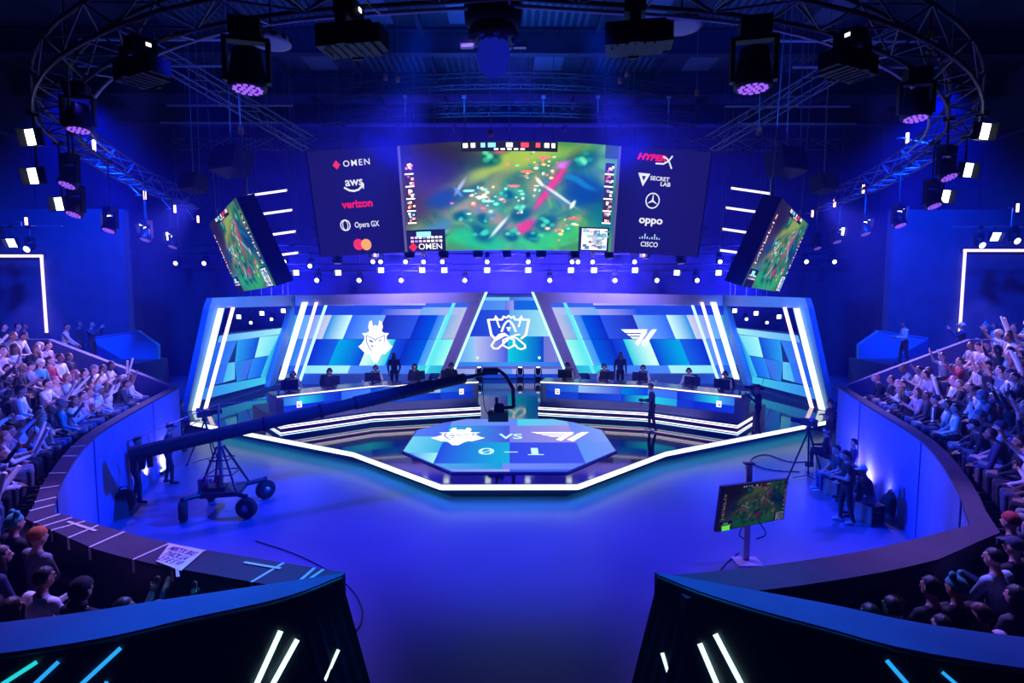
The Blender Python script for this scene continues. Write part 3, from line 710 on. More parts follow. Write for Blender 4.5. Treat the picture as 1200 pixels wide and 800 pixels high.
# ------------------------------------------------------------------ player desks
DA = [(1.25, 22.4), (5.3, 21.3), (8.0, 19.15)]
DTOP = 1.88
PLAT = 1.08
def desk(sx):
    L = mirror(DA, sx)
    o = lambda d: [(p.x, p.y) for p in offset_line(L, d if sx > 0 else -d)]
    t = thing('player_desk', 'long angled player desk with lit stripes, below the ' + ('warrior mask screen' if sx < 0 else 'winged emblem screen'), 'desk', (sx * 5, 21, SZ))
    band(MB(), o(-.36), o(3.2), SZ + .004, .93).build('plinth', SETDARK, t, True)
    band(MB(), o(.95), o(3.2), .93, PLAT).build('platform', SETDARK, t, True)
    band(MB(), o(-.2), o(.1), .93, .97).build('plinth_step', SETGREY, t, True)
    band(MB(), o(0), o(.1), .97, DTOP - .05).build('front_panel', SETGREY, t, True)
    band(MB(), o(.1), o(1.0), DTOP - .12, DTOP - .05).build('shelf', SETDARK, t, True)
    band(MB(), o(-.03), o(1.02), DTOP - .05, DTOP).build('worktop', mat('desk_top_gloss', (.12, .13, .2), .18), t, True)
    # closed ends
    for i in (0, -1):
        a, b = Vector((*o(.0)[i], .97)), Vector((*o(1.0)[i], .97)); d = Vector((L[1][0]-L[0][0], L[1][1]-L[0][1], 0)).normalized() * (.06 if i == 0 else -.06)
        MB().prism([a, b, b + d, a + d], (0, 0, DTOP - .05 - .97)).build('end_panel', SETGREY, t, True)
    # bright front edge of the top
    band(MB(), o(-.045), o(-.032), DTOP - .055, DTOP - .005).build('edge_light', glow('desk_edge_white', (1, .93, 1), 1.5), t, True)
    # lit stripes round the plinth, ends included
    for zz, h, mt in ((.875, .03, L_WHITE), (.805, .04, L_PINK), (.63, .04, L_PINK), (.565, .028, L_ICE)):
        fr, bk = o(-.375), o(-.362)
        m = MB(); band(m, fr, bk, zz, zz + h)
        e0 = Vector((*o(-.37)[-1], zz)); e1 = Vector((*o(1.4)[-1], zz)); d = Vector((L[2][0]-L[1][0], L[2][1]-L[1][1], 0)).normalized() * .014
        m.prism([e0, e1, e1 + d, e0 + d], (0, 0, h))
        e0 = Vector((*o(-.37)[0], zz)); e1 = Vector((*o(.1)[0], zz)); d = Vector((L[0][0]-L[1][0], L[0][1]-L[1][1], 0)).normalized() * .014
        m.prism([e0, e1, e1 + d, e0 + d], (0, 0, h))
        m.build('plinth_light', mt, t, True)
    # picture strip on the front panel
    pt = Paint(); fl = o(-.012)
    def along(u):
        l1 = (Vector(fl[1]) - Vector(fl[0])).length; l2 = (Vector(fl[2]) - Vector(fl[1])).length; s = u * (l1 + l2)
        return Vector(fl[0]).lerp(Vector(fl[1]), s / l1) if s <= l1 else Vector(fl[1]).lerp(Vector(fl[2]), (s - l1) / l2)
    l1 = (Vector(fl[1]) - Vector(fl[0])).length; l2 = (Vector(fl[2]) - Vector(fl[1])).length; ub = l1 / (l1 + l2)
    rows = [(1.5, 1.78, [(.03, .2, (20,50,190), (40,110,225)), (.2, .42, (140,180,235), (40,80,215)), (.42, ub, (0,120,215), (20,60,210)), (ub, .7, (60,120,240), (50,100,235)), (.7, .78, (10,40,190), (20,70,205)), (.78, .9, (10,80,205), (40,200,220)), (.9, .97, (70,150,225), (40,110,220))]),
            (1.22, 1.49, [(.03, .2, (15,45,185), (20,60,205)), (.2, .42, (10,40,180), (30,70,215)), (.42, ub, (15,40,190), (30,190,215)), (ub, .7, (40,200,220), (30,150,215)), (.7, .78, (20,50,200), (20,50,200)), (.78, .97, (10,40,195), (15,50,205))])]
    for z0, z1, cs in rows:
        for u0, u1, c0, c1 in cs:
            a, b = along(u0), along(u1); pt.poly([(*a, z0), (*b, z0), (*b, z1), (*a, z1)], [c0, c1, c1, c0])
    pt.build('picture_strip', SCR, t, True)
    for u in (.09, .9):
        a, b = along(u - .009), along(u + .009); m = MB(); n = Vector((0, -.012, 0)); d = (b - a)
        c = a.lerp(b, .5)
        fr = lambda x, y: Vector((c.x + d.x * x, c.y + d.y * x, 1.5 + y * .17)) + n
        stroke(m, [(-.5, -.5), (.5, -.5), (.5, .5), (-.5, .5)], .3, fr, True); stroke(m, [(-.3, -.2), (.3, .3)], .25, fr)
        m.build('badge', WH, t, True)
    return t
for sx in (-1, 1): desk(sx)

# ------------------------------------------------------------------ pictures of the match screens (a generic painted map, not a known picture)
def blob(u, v, cu, cv, ru, rv, ang=0.0, hard=2.0):
    c, s = math.cos(ang), math.sin(ang); du, dv = (u - cu) * 1.78, (v - cv)
    a, b = (du * c + dv * s) / (ru * 1.78), (-du * s + dv * c) / rv
    return np.exp(-(a * a + b * b) ** hard)
def game_picture(nu, nv, dim=1.0, seed=3):
    U, V = np.meshgrid(np.linspace(0, 1, nu), np.linspace(0, 1, nv)); g = np.random.RandomState(seed)
    # wobble the map so that patches get uneven, painted edges
    wu = sum(.02 / k * np.sin(9 * k * V + 5 * k * U + g.rand() * 6) for k in (1, 2, 3)); wv = sum(.03 / k * np.sin(11 * k * U - 4 * k * V + g.rand() * 6) for k in (1, 2, 3))
    X, Y = U + wu, V + wv
    C = np.zeros((nv, nu, 3)); C[:] = (52, 104, 62)
    def mixin(w, col): C[:] = C * (1 - w[..., None]) + np.array(col) * w[..., None]
    for _ in range(240):
        mixin(.5 * blob(X, Y, g.rand(), g.rand(), .012 + .04 * g.rand(), .015 + .04 * g.rand(), g.rand() * 3, 2), [(92, 142, 50), (24, 118, 78), (122, 110, 66), (18, 84, 84), (60, 152, 92), (40, 70, 56)][g.randint(6)])
    mixin(.97 * blob(X, Y, .10, .9, .32, .46, 0, 1.5), (32, 22, 50)); mixin(.9 * blob(X, Y, .03, .5, .18, .25), (56, 38, 72))
    mixin(.85 * blob(X, Y, .52, .8, .30, .075, .35), (132, 148, 52)); mixin(.8 * blob(X, Y, .36, .5, .22, .06, .75), (104, 112, 64)); mixin(.7 * blob(X, Y, .42, .33, .16, .06, -.3), (126, 104, 84))
    mixin(.95 * blob(X, Y, .87, .55, .15, .19, -.5), (8, 48, 98)); mixin(.85 * blob(X, Y, .82, .66, .1, .04, -.5), (20, 96, 132)); mixin(.8 * blob(X, Y, .93, .3, .09, .13), (8, 78, 98))
    mixin(.9 * blob(X, Y, .12, .17, .13, .08, .6), (52, 96, 138)); mixin(.9 * blob(X, Y, .2, .47, .07, .09), (22, 52, 104)); mixin(.8 * blob(X, Y, .33, .1, .2, .08), (26, 146, 88)); mixin(.8 * blob(X, Y, .7, .08, .2, .09, .2), (40, 150, 74))
    mixin(.95 * blob(U, V, .695, .6, .15, .022, 1.0), (226, 44, 92)); mixin(.6 * blob(U, V, .70, .61, .15, .05, 1.0), (140, 40, 84)); mixin(.9 * blob(X, Y, .6, .24, .045, .09), (172, 40, 86)); mixin(.85 * blob(X, Y, .785, .84, .04, .04), (196, 86, 206))
    mixin(.8 * blob(X, Y, .53, .9, .12, .02, .1), (190, 60, 92))
    for cu, cv, r in ((.56, .38, .045), (.68, .24, .05), (.40, .29, .03), (.85, .84, .06), (.36, .16, .05), (.52, .17, .045), (.41, .83, .055), (.29, .3, .04), (.63, .12, .04), (.47, .52, .025)):
        mixin(.95 * blob(X, Y, cu, cv, r, r * 1.5), (10, 66, 66))
        for _ in range(7): mixin(.8 * blob(U, V, cu + (g.rand() - .5) * r * 1.3, cv + (g.rand() - .3) * r * 2, r * .28, r * .38), [(40, 150, 116), (26, 112, 96), (84, 176, 132)][g.randint(3)])
    for cu, cv, l, an, col in ((.73, .52, .1, -.62, (166, 178, 178)), (.72, .5, .09, -.62, (70, 92, 104)), (.64, .64, .03, -.9, (206, 206, 200)), (.80, .44, .025, 1.1, (210, 214, 210)), (.27, .6, .05, 1.0, (128, 140, 168)), (.13, .12, .08, .55, (126, 150, 190)), (.15, .10, .07, .55, (40, 60, 96)), (.45, .22, .07, .9, (160, 184, 192)), (.47, .21, .06, .9, (50, 80, 96)), (.26, .55, .03, -.9, (70, 110, 190))):
        mixin(.9 * blob(U, V, cu, cv, l, .016, an), col)
    for _ in range(90):
        cl = [(.33, .52), (.36, .48), (.5, .4), (.63, .72), (.66, .84), (.6, .55), (.42, .42), (.75, .2)][g.randint(8)]
        cu, cv = cl[0] + .06 * g.randn(), cl[1] + .06 * g.randn()
        mixin(.95 * blob(U, V, cu, cv, .004 + .009 * g.rand(), .006 + .009 * g.rand(), 0, 2), [(232, 232, 240), (230, 100, 96), (110, 222, 236), (240, 190, 120), (70, 90, 150)][g.randint(5)])
    for cu, cv, col in ((.31, .56, (120, 214, 224)), (.37, .50, (224, 224, 232)), (.40, .46, (140, 220, 226)), (.58, .73, (222, 90, 90)), (.66, .86, (224, 90, 96)), (.81, .31, (226, 70, 70)), (.52, .60, (224, 100, 96))):
        mixin(.95 * blob(U, V, cu, cv, .03, .012, 0, 6), col)
    return np.clip(C * dim, 0, 255)
def game_screen(name, S, parent, nu=112, nv=64, material=None, dim=1.0, hud=True, bl_text=None, front=.02):
    """S(u,v) -> world point on the screen's face (u to the viewer's right, v up)."""
    C = game_picture(nu, nv, dim)
    eps = 1e-3
    def nrm(u, v):
        a, b, c = S(u, v), S(min(u + .01, 1.01), v), S(u, min(v + .01, 1.01)); return (b - a).cross(c - a).normalized()
    N = nrm(.5, .5)
    pt = Paint()
    grid = [[S(i / (nu - 1), j / (nv - 1)) + N * .008 for i in range(nu)] for j in range(nv)]
    me = bpy.data.meshes.new(name)
    me.from_pydata([tuple(p) for r in grid for p in r], [], [(j*nu+i, j*nu+i+1, (j+1)*nu+i+1, (j+1)*nu+i) for j in range(nv-1) for i in range(nu-1)])
    a = me.color_attributes.new('picture', 'FLOAT_COLOR', 'POINT'); X = C.reshape(-1, 3) / 255
    X = np.where(X <= .04045, X / 12.92, ((X + .055) / 1.055) ** 2.4)
    a.data.foreach_set('color', np.hstack([X, np.ones((len(X), 1))]).astype('f').ravel())
    me.materials.append(material or SCR); link(name, me, parent, True)
    if not hud: return
    g = random.Random(5)
    def rect(u0, u1, v0, v1, col, k=2):
        if u1 - u0 > .12 :
            n = 6
        else: n = 1
        for q in range(n):
            a_, b_ = u0 + (u1 - u0) * q / n, u0 + (u1 - u0) * (q + 1) / n
            pt.poly([S(a_, v0) + N * .01 * k, S(b_, v0) + N * .01 * k, S(b_, v1) + N * .01 * k, S(a_, v1) + N * .01 * k], tuple(c * dim for c in col))
    rect(.28, .72, .91, 1.0, (24, 24, 40)); rect(.0, .045, .9, 1.0, (26, 24, 44)); rect(.94, 1.0, .88, 1.0, (40, 60, 70))
    for u, wd, col in ((.30, .022, (230, 230, 240)), (.335, .02, (240, 240, 250)), (.38, .02, (120, 190, 240)), (.42, .035, (110, 190, 240)), (.5, .03, (235, 225, 230)), (.57, .035, (235, 60, 80)), (.63, .02, (235, 70, 90)), (.67, .022, (235, 235, 240)), (.70, .016, (245, 245, 250))):
        rect(u - wd / 2, u + wd / 2, .945, .985, col, 3)
    for u in (.44, .47, .5, .53, .56): rect(u - .01, u + .01, .92, .936, (215, 215, 225), 3)
    for side in (0, 1):
        for k in range(5):
            v0 = .74 - k * .115; u0 = .012 if side == 0 else .945
            rect(u0, u0 + .042, v0, v0 + .1, (40, 34, 54), 2)
            for q in range(7):
                a_, b_ = u0 + .004 + g.random() * .028, v0 + .006 + g.random() * .075
                rect(a_, a_ + .011, b_, b_ + .02, g.choice([(235, 225, 230), (220, 110, 100), (120, 160, 210), (230, 190, 150), (150, 70, 80)]), 3)
            rect(u0, u0 + .042, v0 - .008, v0 + .004, (225, 225, 235), 3)
    rect(.0, .19, .0, .21, (22, 22, 52))
    rect(.05, .12, .14, .19, (120, 220, 225), 3)
    for q in range(16): rect(.02 + (q % 8) * .02, .034 + (q % 8) * .02, .09 + (q // 8) * .035, .11 + (q // 8) * .035, g.choice([(215, 215, 225), (120, 120, 190), (200, 150, 200)]), 3)
    # overview map, bottom corner: pale plate with soft patches
    rect(.835, .985, .0, .235, (28, 30, 52)); rect(.85, .975, .015, .22, (196, 206, 216), 3)
    for q in range(34): 
        a_, b_ = .852 + g.random() * .11, .02 + g.random() * .17
        rect(a_, a_ + .012 + g.random() * .02, b_, b_ + .012 + g.random() * .03, g.choice([(70, 90, 140), (120, 150, 170), (190, 130, 140), (100, 140, 150), (60, 80, 120)]), 4)
    tag(pt.build('overlay_graphics', material or SCR, parent, True), kind='stuff')
    if bl_text:
        o = S(.115, .045) + N * .045; ux = (S(.16, .045) - S(.06, .045)); uy = S(.1, .1) - S(.1, .03)
        lettering('overlay_lettering', bl_text, o, ux, uy, .36, WH, parent, .002, width=ux.length * 1.15)
        d = S(.03, .045) + N * .045; a_, b_ = ux.normalized() * .2, uy.normalized() * .2
        MB().add([d + a_, d + b_, d - a_, d - b_], [(0, 1, 2, 3)]).build('red_diamond', glow('print_red', (.9, .03, .06), 1.0, False), parent, True)

# ------------------------------------------------------------------ main curved screen
ms = thing('main_screen', 'wide curved main screen hung over the stage, match picture between sponsor panels', 'screen', (0, 25.4, 7.0))
mxx = lambda v: Vector((-v.x, v.y, v.z))
Lb, Lt = at(478, 295, 25.2), at(469, 171, 24.4)
Cb, Ct = at(597, 293, 24.95), at(597, 165, 24.15)
Eb, Et = at(375, 301, 26.2), at(358, 178, 25.4)
def quad3(a, b, c, t): return a * ((t - .5) * (t - 1) * 2) + b * (-4 * t * (t - 1)) + c * (2 * t * (t - .5))
def MS(u, v): return quad3(Lb, Cb, mxx(Lb), u).lerp(quad3(Lt, Ct, mxx(Lt), u), v)
backv = Vector((0, .5, .08))
m = MB()
for i in range(6):
    P = [MS(i/6, 0), MS((i+1)/6, 0), MS((i+1)/6, 1), MS(i/6, 1)]; m.hexa(P, [p + backv for p in P])
m.build('cabinet', DARK, ms, True)
game_screen('match_picture', MS, ms, 240, 135, SCR, 1.35, True, 'OMEN')
for u_ in (.06, .3, .5, .7, .94):
    p_ = MS(u_, 1) + backv * .5; rod('hanger', p_ - Vector((0, 0, .1)), (p_.x, p_.y, 15.985), .015, STEEL, ms, 5)
PANELC = glow('sponsor_panel_navy', lin((24, 20, 78)), 1.0)
for sx in (-1, 1):
    k = (lambda v: v) if sx < 0 else mxx
    P = [k(Eb), k(Lb), k(Lt), k(Et)]
    MB().hexa(P, [p + backv for p in P]).build('side_cabinet', DARK, ms, True)
    n = (P[1] - P[0]).cross(P[3] - P[0]).normalized()
    if n.y > 0: n = -n
    Q = [P[0].lerp(P[1], .02), P[1].lerp(P[0], .0), P[2].lerp(P[3], .0), P[3].lerp(P[2], .02)]
    MB().add([q + n * .01 for q in Q], [(0, 1, 2, 3)]).build('sponsor_panel', PANELC, ms, True)
    a, b = (P[1], P[2]); d = (P[0] - P[1]).normalized() * .12
    MB().add([a + n * .03, a + d + n * .03, b + d + n * .03, b + n * .03], [(0, 1, 2, 3)]).build('divider_strip', glow('divider_grey', lin((96, 92, 150)), 1.0, False), ms, True)
    ux = (P[1] - P[0]) if sx < 0 else (P[0] - P[1]); uy = P[2] - P[1]
    ux.normalize(); uy = (uy - ux * uy.dot(ux)).normalized()
    def spot(px, py, off=.02): return at_plane(px, py, P[1] + n * off, n)
    u = P[1].y / F_PX
    RED = glow('print_red', (.9, .03, .06), 1.0, False); ORANGE = glow('print_orange', (1.0, .42, .06), 1.0, False); VRED = glow('print_scarlet', (.85, .01, .06), 1.0, False)
    LW = glow('logo_white', (.85, .86, 1.0), 1.0, False)
    fr = lambda cx, cy_, s: (lambda x, y: spot(cx, cy_) + ux * (x * s * u) + uy * (y * s * u))
    if sx < 0:
        lettering('sponsor_lettering', 'OMEN', spot(418, 191), ux, uy, .36, LW, ms, .003, spacing=1.25, width=33 * u)
        g = fr(394.5, 193.5, 5); MB().add([g(1, 0), g(0, 1), g(-1, 0), g(0, -1)], [(0, 1, 2, 3)]).build('sponsor_diamond', RED, ms, True)
        lettering('sponsor_lettering', 'aws', spot(415, 213), ux, uy, .52, LW, ms, .008, width=22 * u)
        mb = MB(); g = fr(415, 222, 12); stroke(mb, [(-1, .25), (-.5, -.05), (0, -.15), (.5, -.05), (.95, .3)], .18, g); mb.build('sponsor_smile', LW, ms, True)
        mb = MB(); stroke(mb, [(.6, .42), (1.05, .42), (.98, 0)], .14, g); mb.build('sponsor_smile_tip', LW, ms, True)
        lettering('sponsor_lettering', 'verizon', spot(419, 239), ux, uy, .46, VRED, ms, .016, width=39 * u)
        lettering('sponsor_lettering', 'Opera GX', spot(430, 263), ux, uy, .34, LW, ms, .004, width=31 * u)
        mb = MB(); g = fr(405, 264, 6)
        ring = [(math.cos(2*math.pi*q/20), math.sin(2*math.pi*q/20)) for q in range(20)]
        stroke(mb, ring, .22, g, True); stroke(mb, [(.55 * x, .92 * y) for x, y in ring], .16, g, True); mb.build('sponsor_ring', LW, ms, True)
        for cx_, mt_, off in ((420.5, RED, 0), (429.5, ORANGE, .01)):
            g = fr(cx_, 286.5, 6.6); mb = MB(); mb.add([g(*p) + n * off for p in ring], [tuple(range(20))]); mb.build('sponsor_disc', mt_, ms, True)
    else:
        lettering('sponsor_lettering', 'HYPER', spot(764, 184.5), ux, uy, .34, VRED, ms, .02, .25, width=36 * u)
        mb = MB(); g = fr(780, 189, 9); stroke(mb, [(-1.3, -.35), (-.2, -.3), (.45, .1), (.9, .75)], .2, g); mb.build('sponsor_slash', LW, ms, True)
        mb = MB(); stroke(mb, [(-.4, .55), (.2, .35), (.6, -.1), (1.0, -.8)], .2, g); mb.build('sponsor_slash', LW, ms, True)
        mb = MB(); g = fr(754.5, 209.5, 6); stroke(mb, [(-.85, .8), (.85, .8), (0, -.85)], .5, g, True); mb.build('sponsor_shield', LW, ms, True)
        lettering('sponsor_lettering', 'SECRET', spot(773.5, 209.5), ux, uy, .24, LW, ms, .005, width=24 * u)
        lettering('sponsor_lettering', 'LAB', spot(780, 216), ux, uy, .24, LW, ms, .005, width=12.5 * u)
        mb = MB(); g = fr(765, 235, 8.3); stroke(mb, ring, .16, g, True); mb.build('sponsor_ring', LW, ms, True)
        mb = MB()
        for q in range(3):
            t_ = math.pi / 2 + q * 2 * math.pi / 3; mb.add([g(math.cos(t_), math.sin(t_)), g(.16*math.cos(t_+1.05), .16*math.sin(t_+1.05)), g(0, 0), g(.16*math.cos(t_-1.05), .16*math.sin(t_-1.05))], [(0, 1, 2, 3)])
        mb.build('sponsor_star', LW, ms, True)
        lettering('sponsor_lettering', 'oppo', spot(763, 258), ux, uy, .46, LW, ms, .014, spacing=1.0, width=30 * u)
        lettering('sponsor_lettering', 'CISCO', spot(761, 286.5), ux, uy, .3, LW, ms, .005, width=22 * u)
        mb = MB(); g = fr(761, 278.5, 1)
        for q, hh in enumerate((1.2, 2.2, 4.6, 2.2, 1.2, 2.2, 4.6, 2.2, 1.2)): mb.add([g(-12.6 + q * 3.1, -1.5), g(-11.2 + q * 3.1, -1.5), g(-11.2 + q * 3.1, -1.5 + hh * 1.3), g(-12.6 + q * 3.1, -1.5 + hh * 1.3)], [(0, 1, 2, 3)])
        mb.build('sponsor_bars', glow('logo_sky', (.45, .7, 1.0), 1.0, False), ms, True)

# ------------------------------------------------------------------ side screens turned to the stands
for sx in (-1, 1):
    k = (lambda v: Vector((v.x * sx, v.y, v.z)))
    it, ib = k(Vector((8.1, 17.0, 8.2))), k(Vector((7.0, 17.0, 5.6)))
    ot, ob = k(Vector((11.75, 22.4, 8.1))), k(Vector((10.7, 22.4, 5.45)))
    n = (ob - ib).cross(it - ib).normalized()
    if n.x * sx < 0: n = -n
    t = thing('side_screen', 'tilted hanging screen facing the stand, on the side of the ' + ('camera crane' if sx < 0 else 'floor monitor'), 'screen', (k(Vector((9.2, 19.7, 5.4)))))
    P = [ib, ob, ot, it]
    MB().hexa([p - n * .02 for p in P], [p - n * .55 for p in P]).build('cabinet', DARK, t, True)
    if sx > 0: S = lambda u, v: ib.lerp(ob, u).lerp(it.lerp(ot, u), v)
    else: S = lambda u, v: ob.lerp(ib, u).lerp(ot.lerp(it, u), v)
    game_screen('match_picture', S, t, 72, 40, SCR, 1.1)
    for p in (it, ot):
        rod('hanging_wire', p - n * .3, Vector((p.x, p.y, 15.985)), .015, STEEL, t)
        MB().tube(p - n * .3, p - n * .3 + Vector((0, 0, .5)), .05, n=6).build('shackle', STEEL, t, True)

# ------------------------------------------------------------------ trusses
def truss(name, label, path, wdt, mats=(DKSTEEL, STEEL), step=0.9, group=None, hgt=None, rch=.03, rbr=.017, wires=4):
    P = [Vector(p) for p in path]; hgt = hgt or wdt
    # resample to even bays
    L = [0]
    for i in range(1, len(P)): L.append(L[-1] + (P[i] - P[i-1]).length)
    n = max(2, int(round(L[-1] / step))); Q = []
    for i in range(n + 1):
        s = L[-1] * i / n; j = max(k for k in range(len(L)) if L[k] <= s + 1e-6); j = min(j, len(P) - 2)
        Q.append(P[j].lerp(P[j + 1], (s - L[j]) / (L[j + 1] - L[j])))
    t = thing(name, label, 'truss', Q[len(Q) // 2], 0, group)
    ch = [[], [], [], []]
    for i, q in enumerate(Q):
        d = (Q[min(i + 1, n)] - Q[max(i - 1, 0)]).normalized(); a = Vector((-d.y, d.x, 0)).normalized(); b = d.cross(a)
        if b.z < 0: b = -b
        for c, (s1, s2) in enumerate(((-1, -1), (1, -1), (1, 1), (-1, 1))): ch[c].append(q + a * (s1 * wdt / 2) + b * (s2 * hgt / 2))
    for c in range(4): MB().path(ch[c], rch, 6).build('chord', mats[0] if c > 1 else mats[0], t, True)
    for i in range(n):
        for c in range(4):
            e = (c + 1) % 4
            p, q = (ch[c][i], ch[e][i + 1]) if (i + c) % 2 else (ch[e][i], ch[c][i + 1])
            rod('brace', p, q, rbr, mats[1], t, 5)
        rod('strut', ch[0][i], ch[1][i], rbr, mats[1], t, 5)
    if wires:
        for i in range(1, n, max(1, n // wires)):
            p = ch[2][i]; rod('suspension_wire', p, (p.x, p.y, 15.985), .01, STEEL, t, 5)
    return t
RZ = 9.9
U = smooth([(0, 8.15, RZ), (4.0, 8.75, RZ), (6.9, 10.1, RZ), (9.4, 12.1, RZ), (11.7, 15.0, RZ), (13.3, 18.8, RZ), (14.6, 23.0, RZ), (15.6, 28.5, RZ)], 6)
Ufull = [Vector((-p.x, p.y, p.z)) for p in U[::-1]] + U[1:]
RING = truss('lighting_truss', 'big curved lighting truss ringing the arena, moving lights hung along it', Ufull, .62, (DKSTEEL, MIDSTEEL), 1.05, rch=.04, rbr=.02)
BLUELIT = mat('pale_painted_pipe', (.55, .55, .6), .4, .3)
MB().path([Vector((p.x * .97, p.y + .75, RZ - .2)) for p in Ufull[14:-14]], .035, 6).build('under_pipe', BLUELIT, RING, True)
for i in range(15, len(Ufull) - 14, 3):
    p = Ufull[i]; rod('pipe_bracket', (p.x, p.y + .28, RZ - .3), (p.x * .97, p.y + .75, RZ - .2), .02, BLUELIT, RING, 5)
for sx in (-1, 1):
    truss('rigging_truss', 'straight ladder truss rising from the main screen corner on the ' + ('crane' if sx < 0 else 'floor monitor') + ' side', [(sx * 8.9, 25.6, 12.0), (sx * 12.5, 22.4, 13.9), (sx * 14.0, 21.0, 14.6)], .6, (STEEL, STEEL), 1.0, rch=.035)
    truss('rigging_truss', 'straight truss above the louvre of light bars on the ' + ('crane' if sx < 0 else 'floor monitor') + ' side', [(sx * 8.0, 28.0, 12.6), (sx * 16.5, 28.0, 12.6)], .5, (DKSTEEL, STEEL), 1.1)
for y, z, hw, lb in ((23.2, 13.85, 7.6, 'upper curved header truss above the main screen'), (24.6, 13.2, 8.6, 'lower curved header truss above the main screen')):
    truss('header_truss', lb, smooth([(-hw, y + 1.6, z), (-hw * .5, y + .4, z), (0, y, z), (hw * .5, y + .4, z), (hw, y + 1.6, z)], 5), .45, (DKSTEEL, DKSTEEL), .9)
truss('screen_truss', 'dark truss behind the main screen with unlit heads under it', [(-9.5, 27.5, 8.3), (9.5, 27.5, 8.3)], .45, (DKSTEEL, DKSTEEL), 1.2)
truss('stage_light_truss', 'long dark truss behind the stage set holding rows of bright lamps', [(-21, 33.6, 8.0), (21, 33.6, 8.0)], .5, (DKSTEEL, DKSTEEL), 1.4)
truss('stage_light_truss', 'low dark truss hidden behind the set, carrying the lowest bright lamps', [(-19, 34.6, 7.0), (19, 34.6, 7.0)], .4, (DKSTEEL, DKSTEEL), 1.4)
# chain hoists and wires over the header trusses
HOIST = mat('hoist_orange', (.5, .09, .03), .5)
for i, (px, py0, py1, Y) in enumerate([(466, 35, 97, 22.0), (727, 35, 98, 21.5), (735, 40, 90, 22.0), (452, 60, 95, 22.5), (817, 80, 112, 22.0), (283, 90, 158, 17.5), (890, 80, 158, 17.5), (575, 88, 160, 23.0), (938, 120, 205, 20), (235, 130, 215, 20)]):
    a, b = at(px, py0, Y), at(px, py1, Y); a.z = 15.985
    t = thing('chain_hoist', 'chain hoist with an orange hook block hanging from the roof above the screen', 'hoist', b, 0, 'chain hoists under the roof')
    rod('chain', a, b, .012, STEEL, t)
    MB().lathe([(.03, 0), (.09, .02), (.09, .22), (.03, .26)], 8, Matrix.Translation(b)).build('hook_block', HOIST, t, True)
for px in (475, 544, 637, 701, 784):
    b = at(px, 122, 24.4)
    t = thing('truss_clamp', 'pale clamp dropper hanging on the lower header truss', 'clamp', b, 0, 'clamps on the header truss')
    MB().tube(b + Vector((0, 0, .25)), b - Vector((0, 0, .35)), .03, n=6).build('dropper', BLUELIT, t, True)
    MB().box(b + Vector((0, 0, .3)), (.16, .1, .1)).build('jaw', BLUELIT, t, True)
    rod('wire', b - Vector((0, 0, .35)), b - Vector((0, 0, 1.3)), .015, STEEL, t)
for sx in (-1, 1):
    for q, y in enumerate((20.5, 22.0, 25.5, 27.0)):
        x0 = sx * (9.5 + (q % 2) * 1.2)
        t = tag(rod('roof_conduit', (x0, y, 14.2 - .3 * q), (x0 + sx * 5.5, y, 14.2 - .3 * q), .05, BLUELIT), 'thin pale roof pipe running crosswise under the girders', 'pipe', 'pipes under the roof')

# ------------------------------------------------------------------ lights
PURP = glow('lens_violet', (.30, .10, 1.0), 1.3, False)
PURPD = glow('lens_violet_dim', (.22, .14, .75), .75, False)
COOL = glow('lens_cool_white', (.78, .84, 1.0), 6.0, False)
WARM = glow('lens_warm', (1.0, .55, .3), 5.0, False)
DIMB = glow('lens_deep_blue', (.01, .02, .35), 1.0, False)
# moving wash head: base, yoke, head, lens ring of cells
def make_wash():
    t = thing('moving_wash_light', '', 'light')
    MB().box((0, 0, -.1), (.36, .28, .2)).build('base_box', BLACK, t)
    m = MB()
    for s in (-1, 1): m.box((s * .25, 0, -.48), (.05, .12, .52))
    m.box((0, 0, -.235), (.55, .14, .05)); m.build('yoke', BLACK, t)
    h = link('head', MB().lathe([(.08, .26), (.17, .22), (.2, .0), (.23, -.2), (.22, -.24), (.2, -.24)], 16).mesh('head', BLACK), t); h.location = (0, 0, -.58)
    m = MB(); m.tube((0, 0, -.235), (0, 0, -.245), .2, n=16); m.build('lens_plate', DARK, h)
    m = MB()
    for rr, nn in ((0, 1), (.075, 6), (.15, 12)):
        for q in range(nn):
            a = 2 * math.pi * q / nn; m.tube((rr * math.cos(a), rr * math.sin(a), -.245), (rr * math.cos(a), rr * math.sin(a), -.255), .03, n=6)
    l = m.build('lens_cells', PURP, h); tag(l, kind='stuff'); 
    return t
def make_blinder():
    t = thing('blinder_light', '', 'light')
    m = MB(); m.box((0, 0, -.12), (.05, .05, .26)); m.box((0, 0, -.26), (.6, .04, .04))
    for s in (-1, 1): m.box((s * .29, 0, -.42), (.03, .05, .34))
    m.build('bracket', BLACK, t)
    h = link('head', MB().box((0, 0, 0), (.52, .16, .52)).mesh('head', BLACK), t); h.location = (0, 0, -.52)
    for s in (-1, 1):
        MB().hexa([Vector((s*.26, -.08, -.26)), Vector((s*.26, -.08, .26)), Vector((s*.28, -.08, .26)), Vector((s*.28, -.08, -.26))], [Vector((s*.36, -.26, -.28)), Vector((s*.36, -.26, .28)), Vector((s*.375, -.26, .28)), Vector((s*.375, -.26, -.28))]).build('barn_door', BLACK, h)
    for a in (-1, 1):
        for b in (-1, 1): MB().box((a * .125, -.085, b * .125), (.225, .02, .225)).build('lamp_cell', COOL, h)
    return t
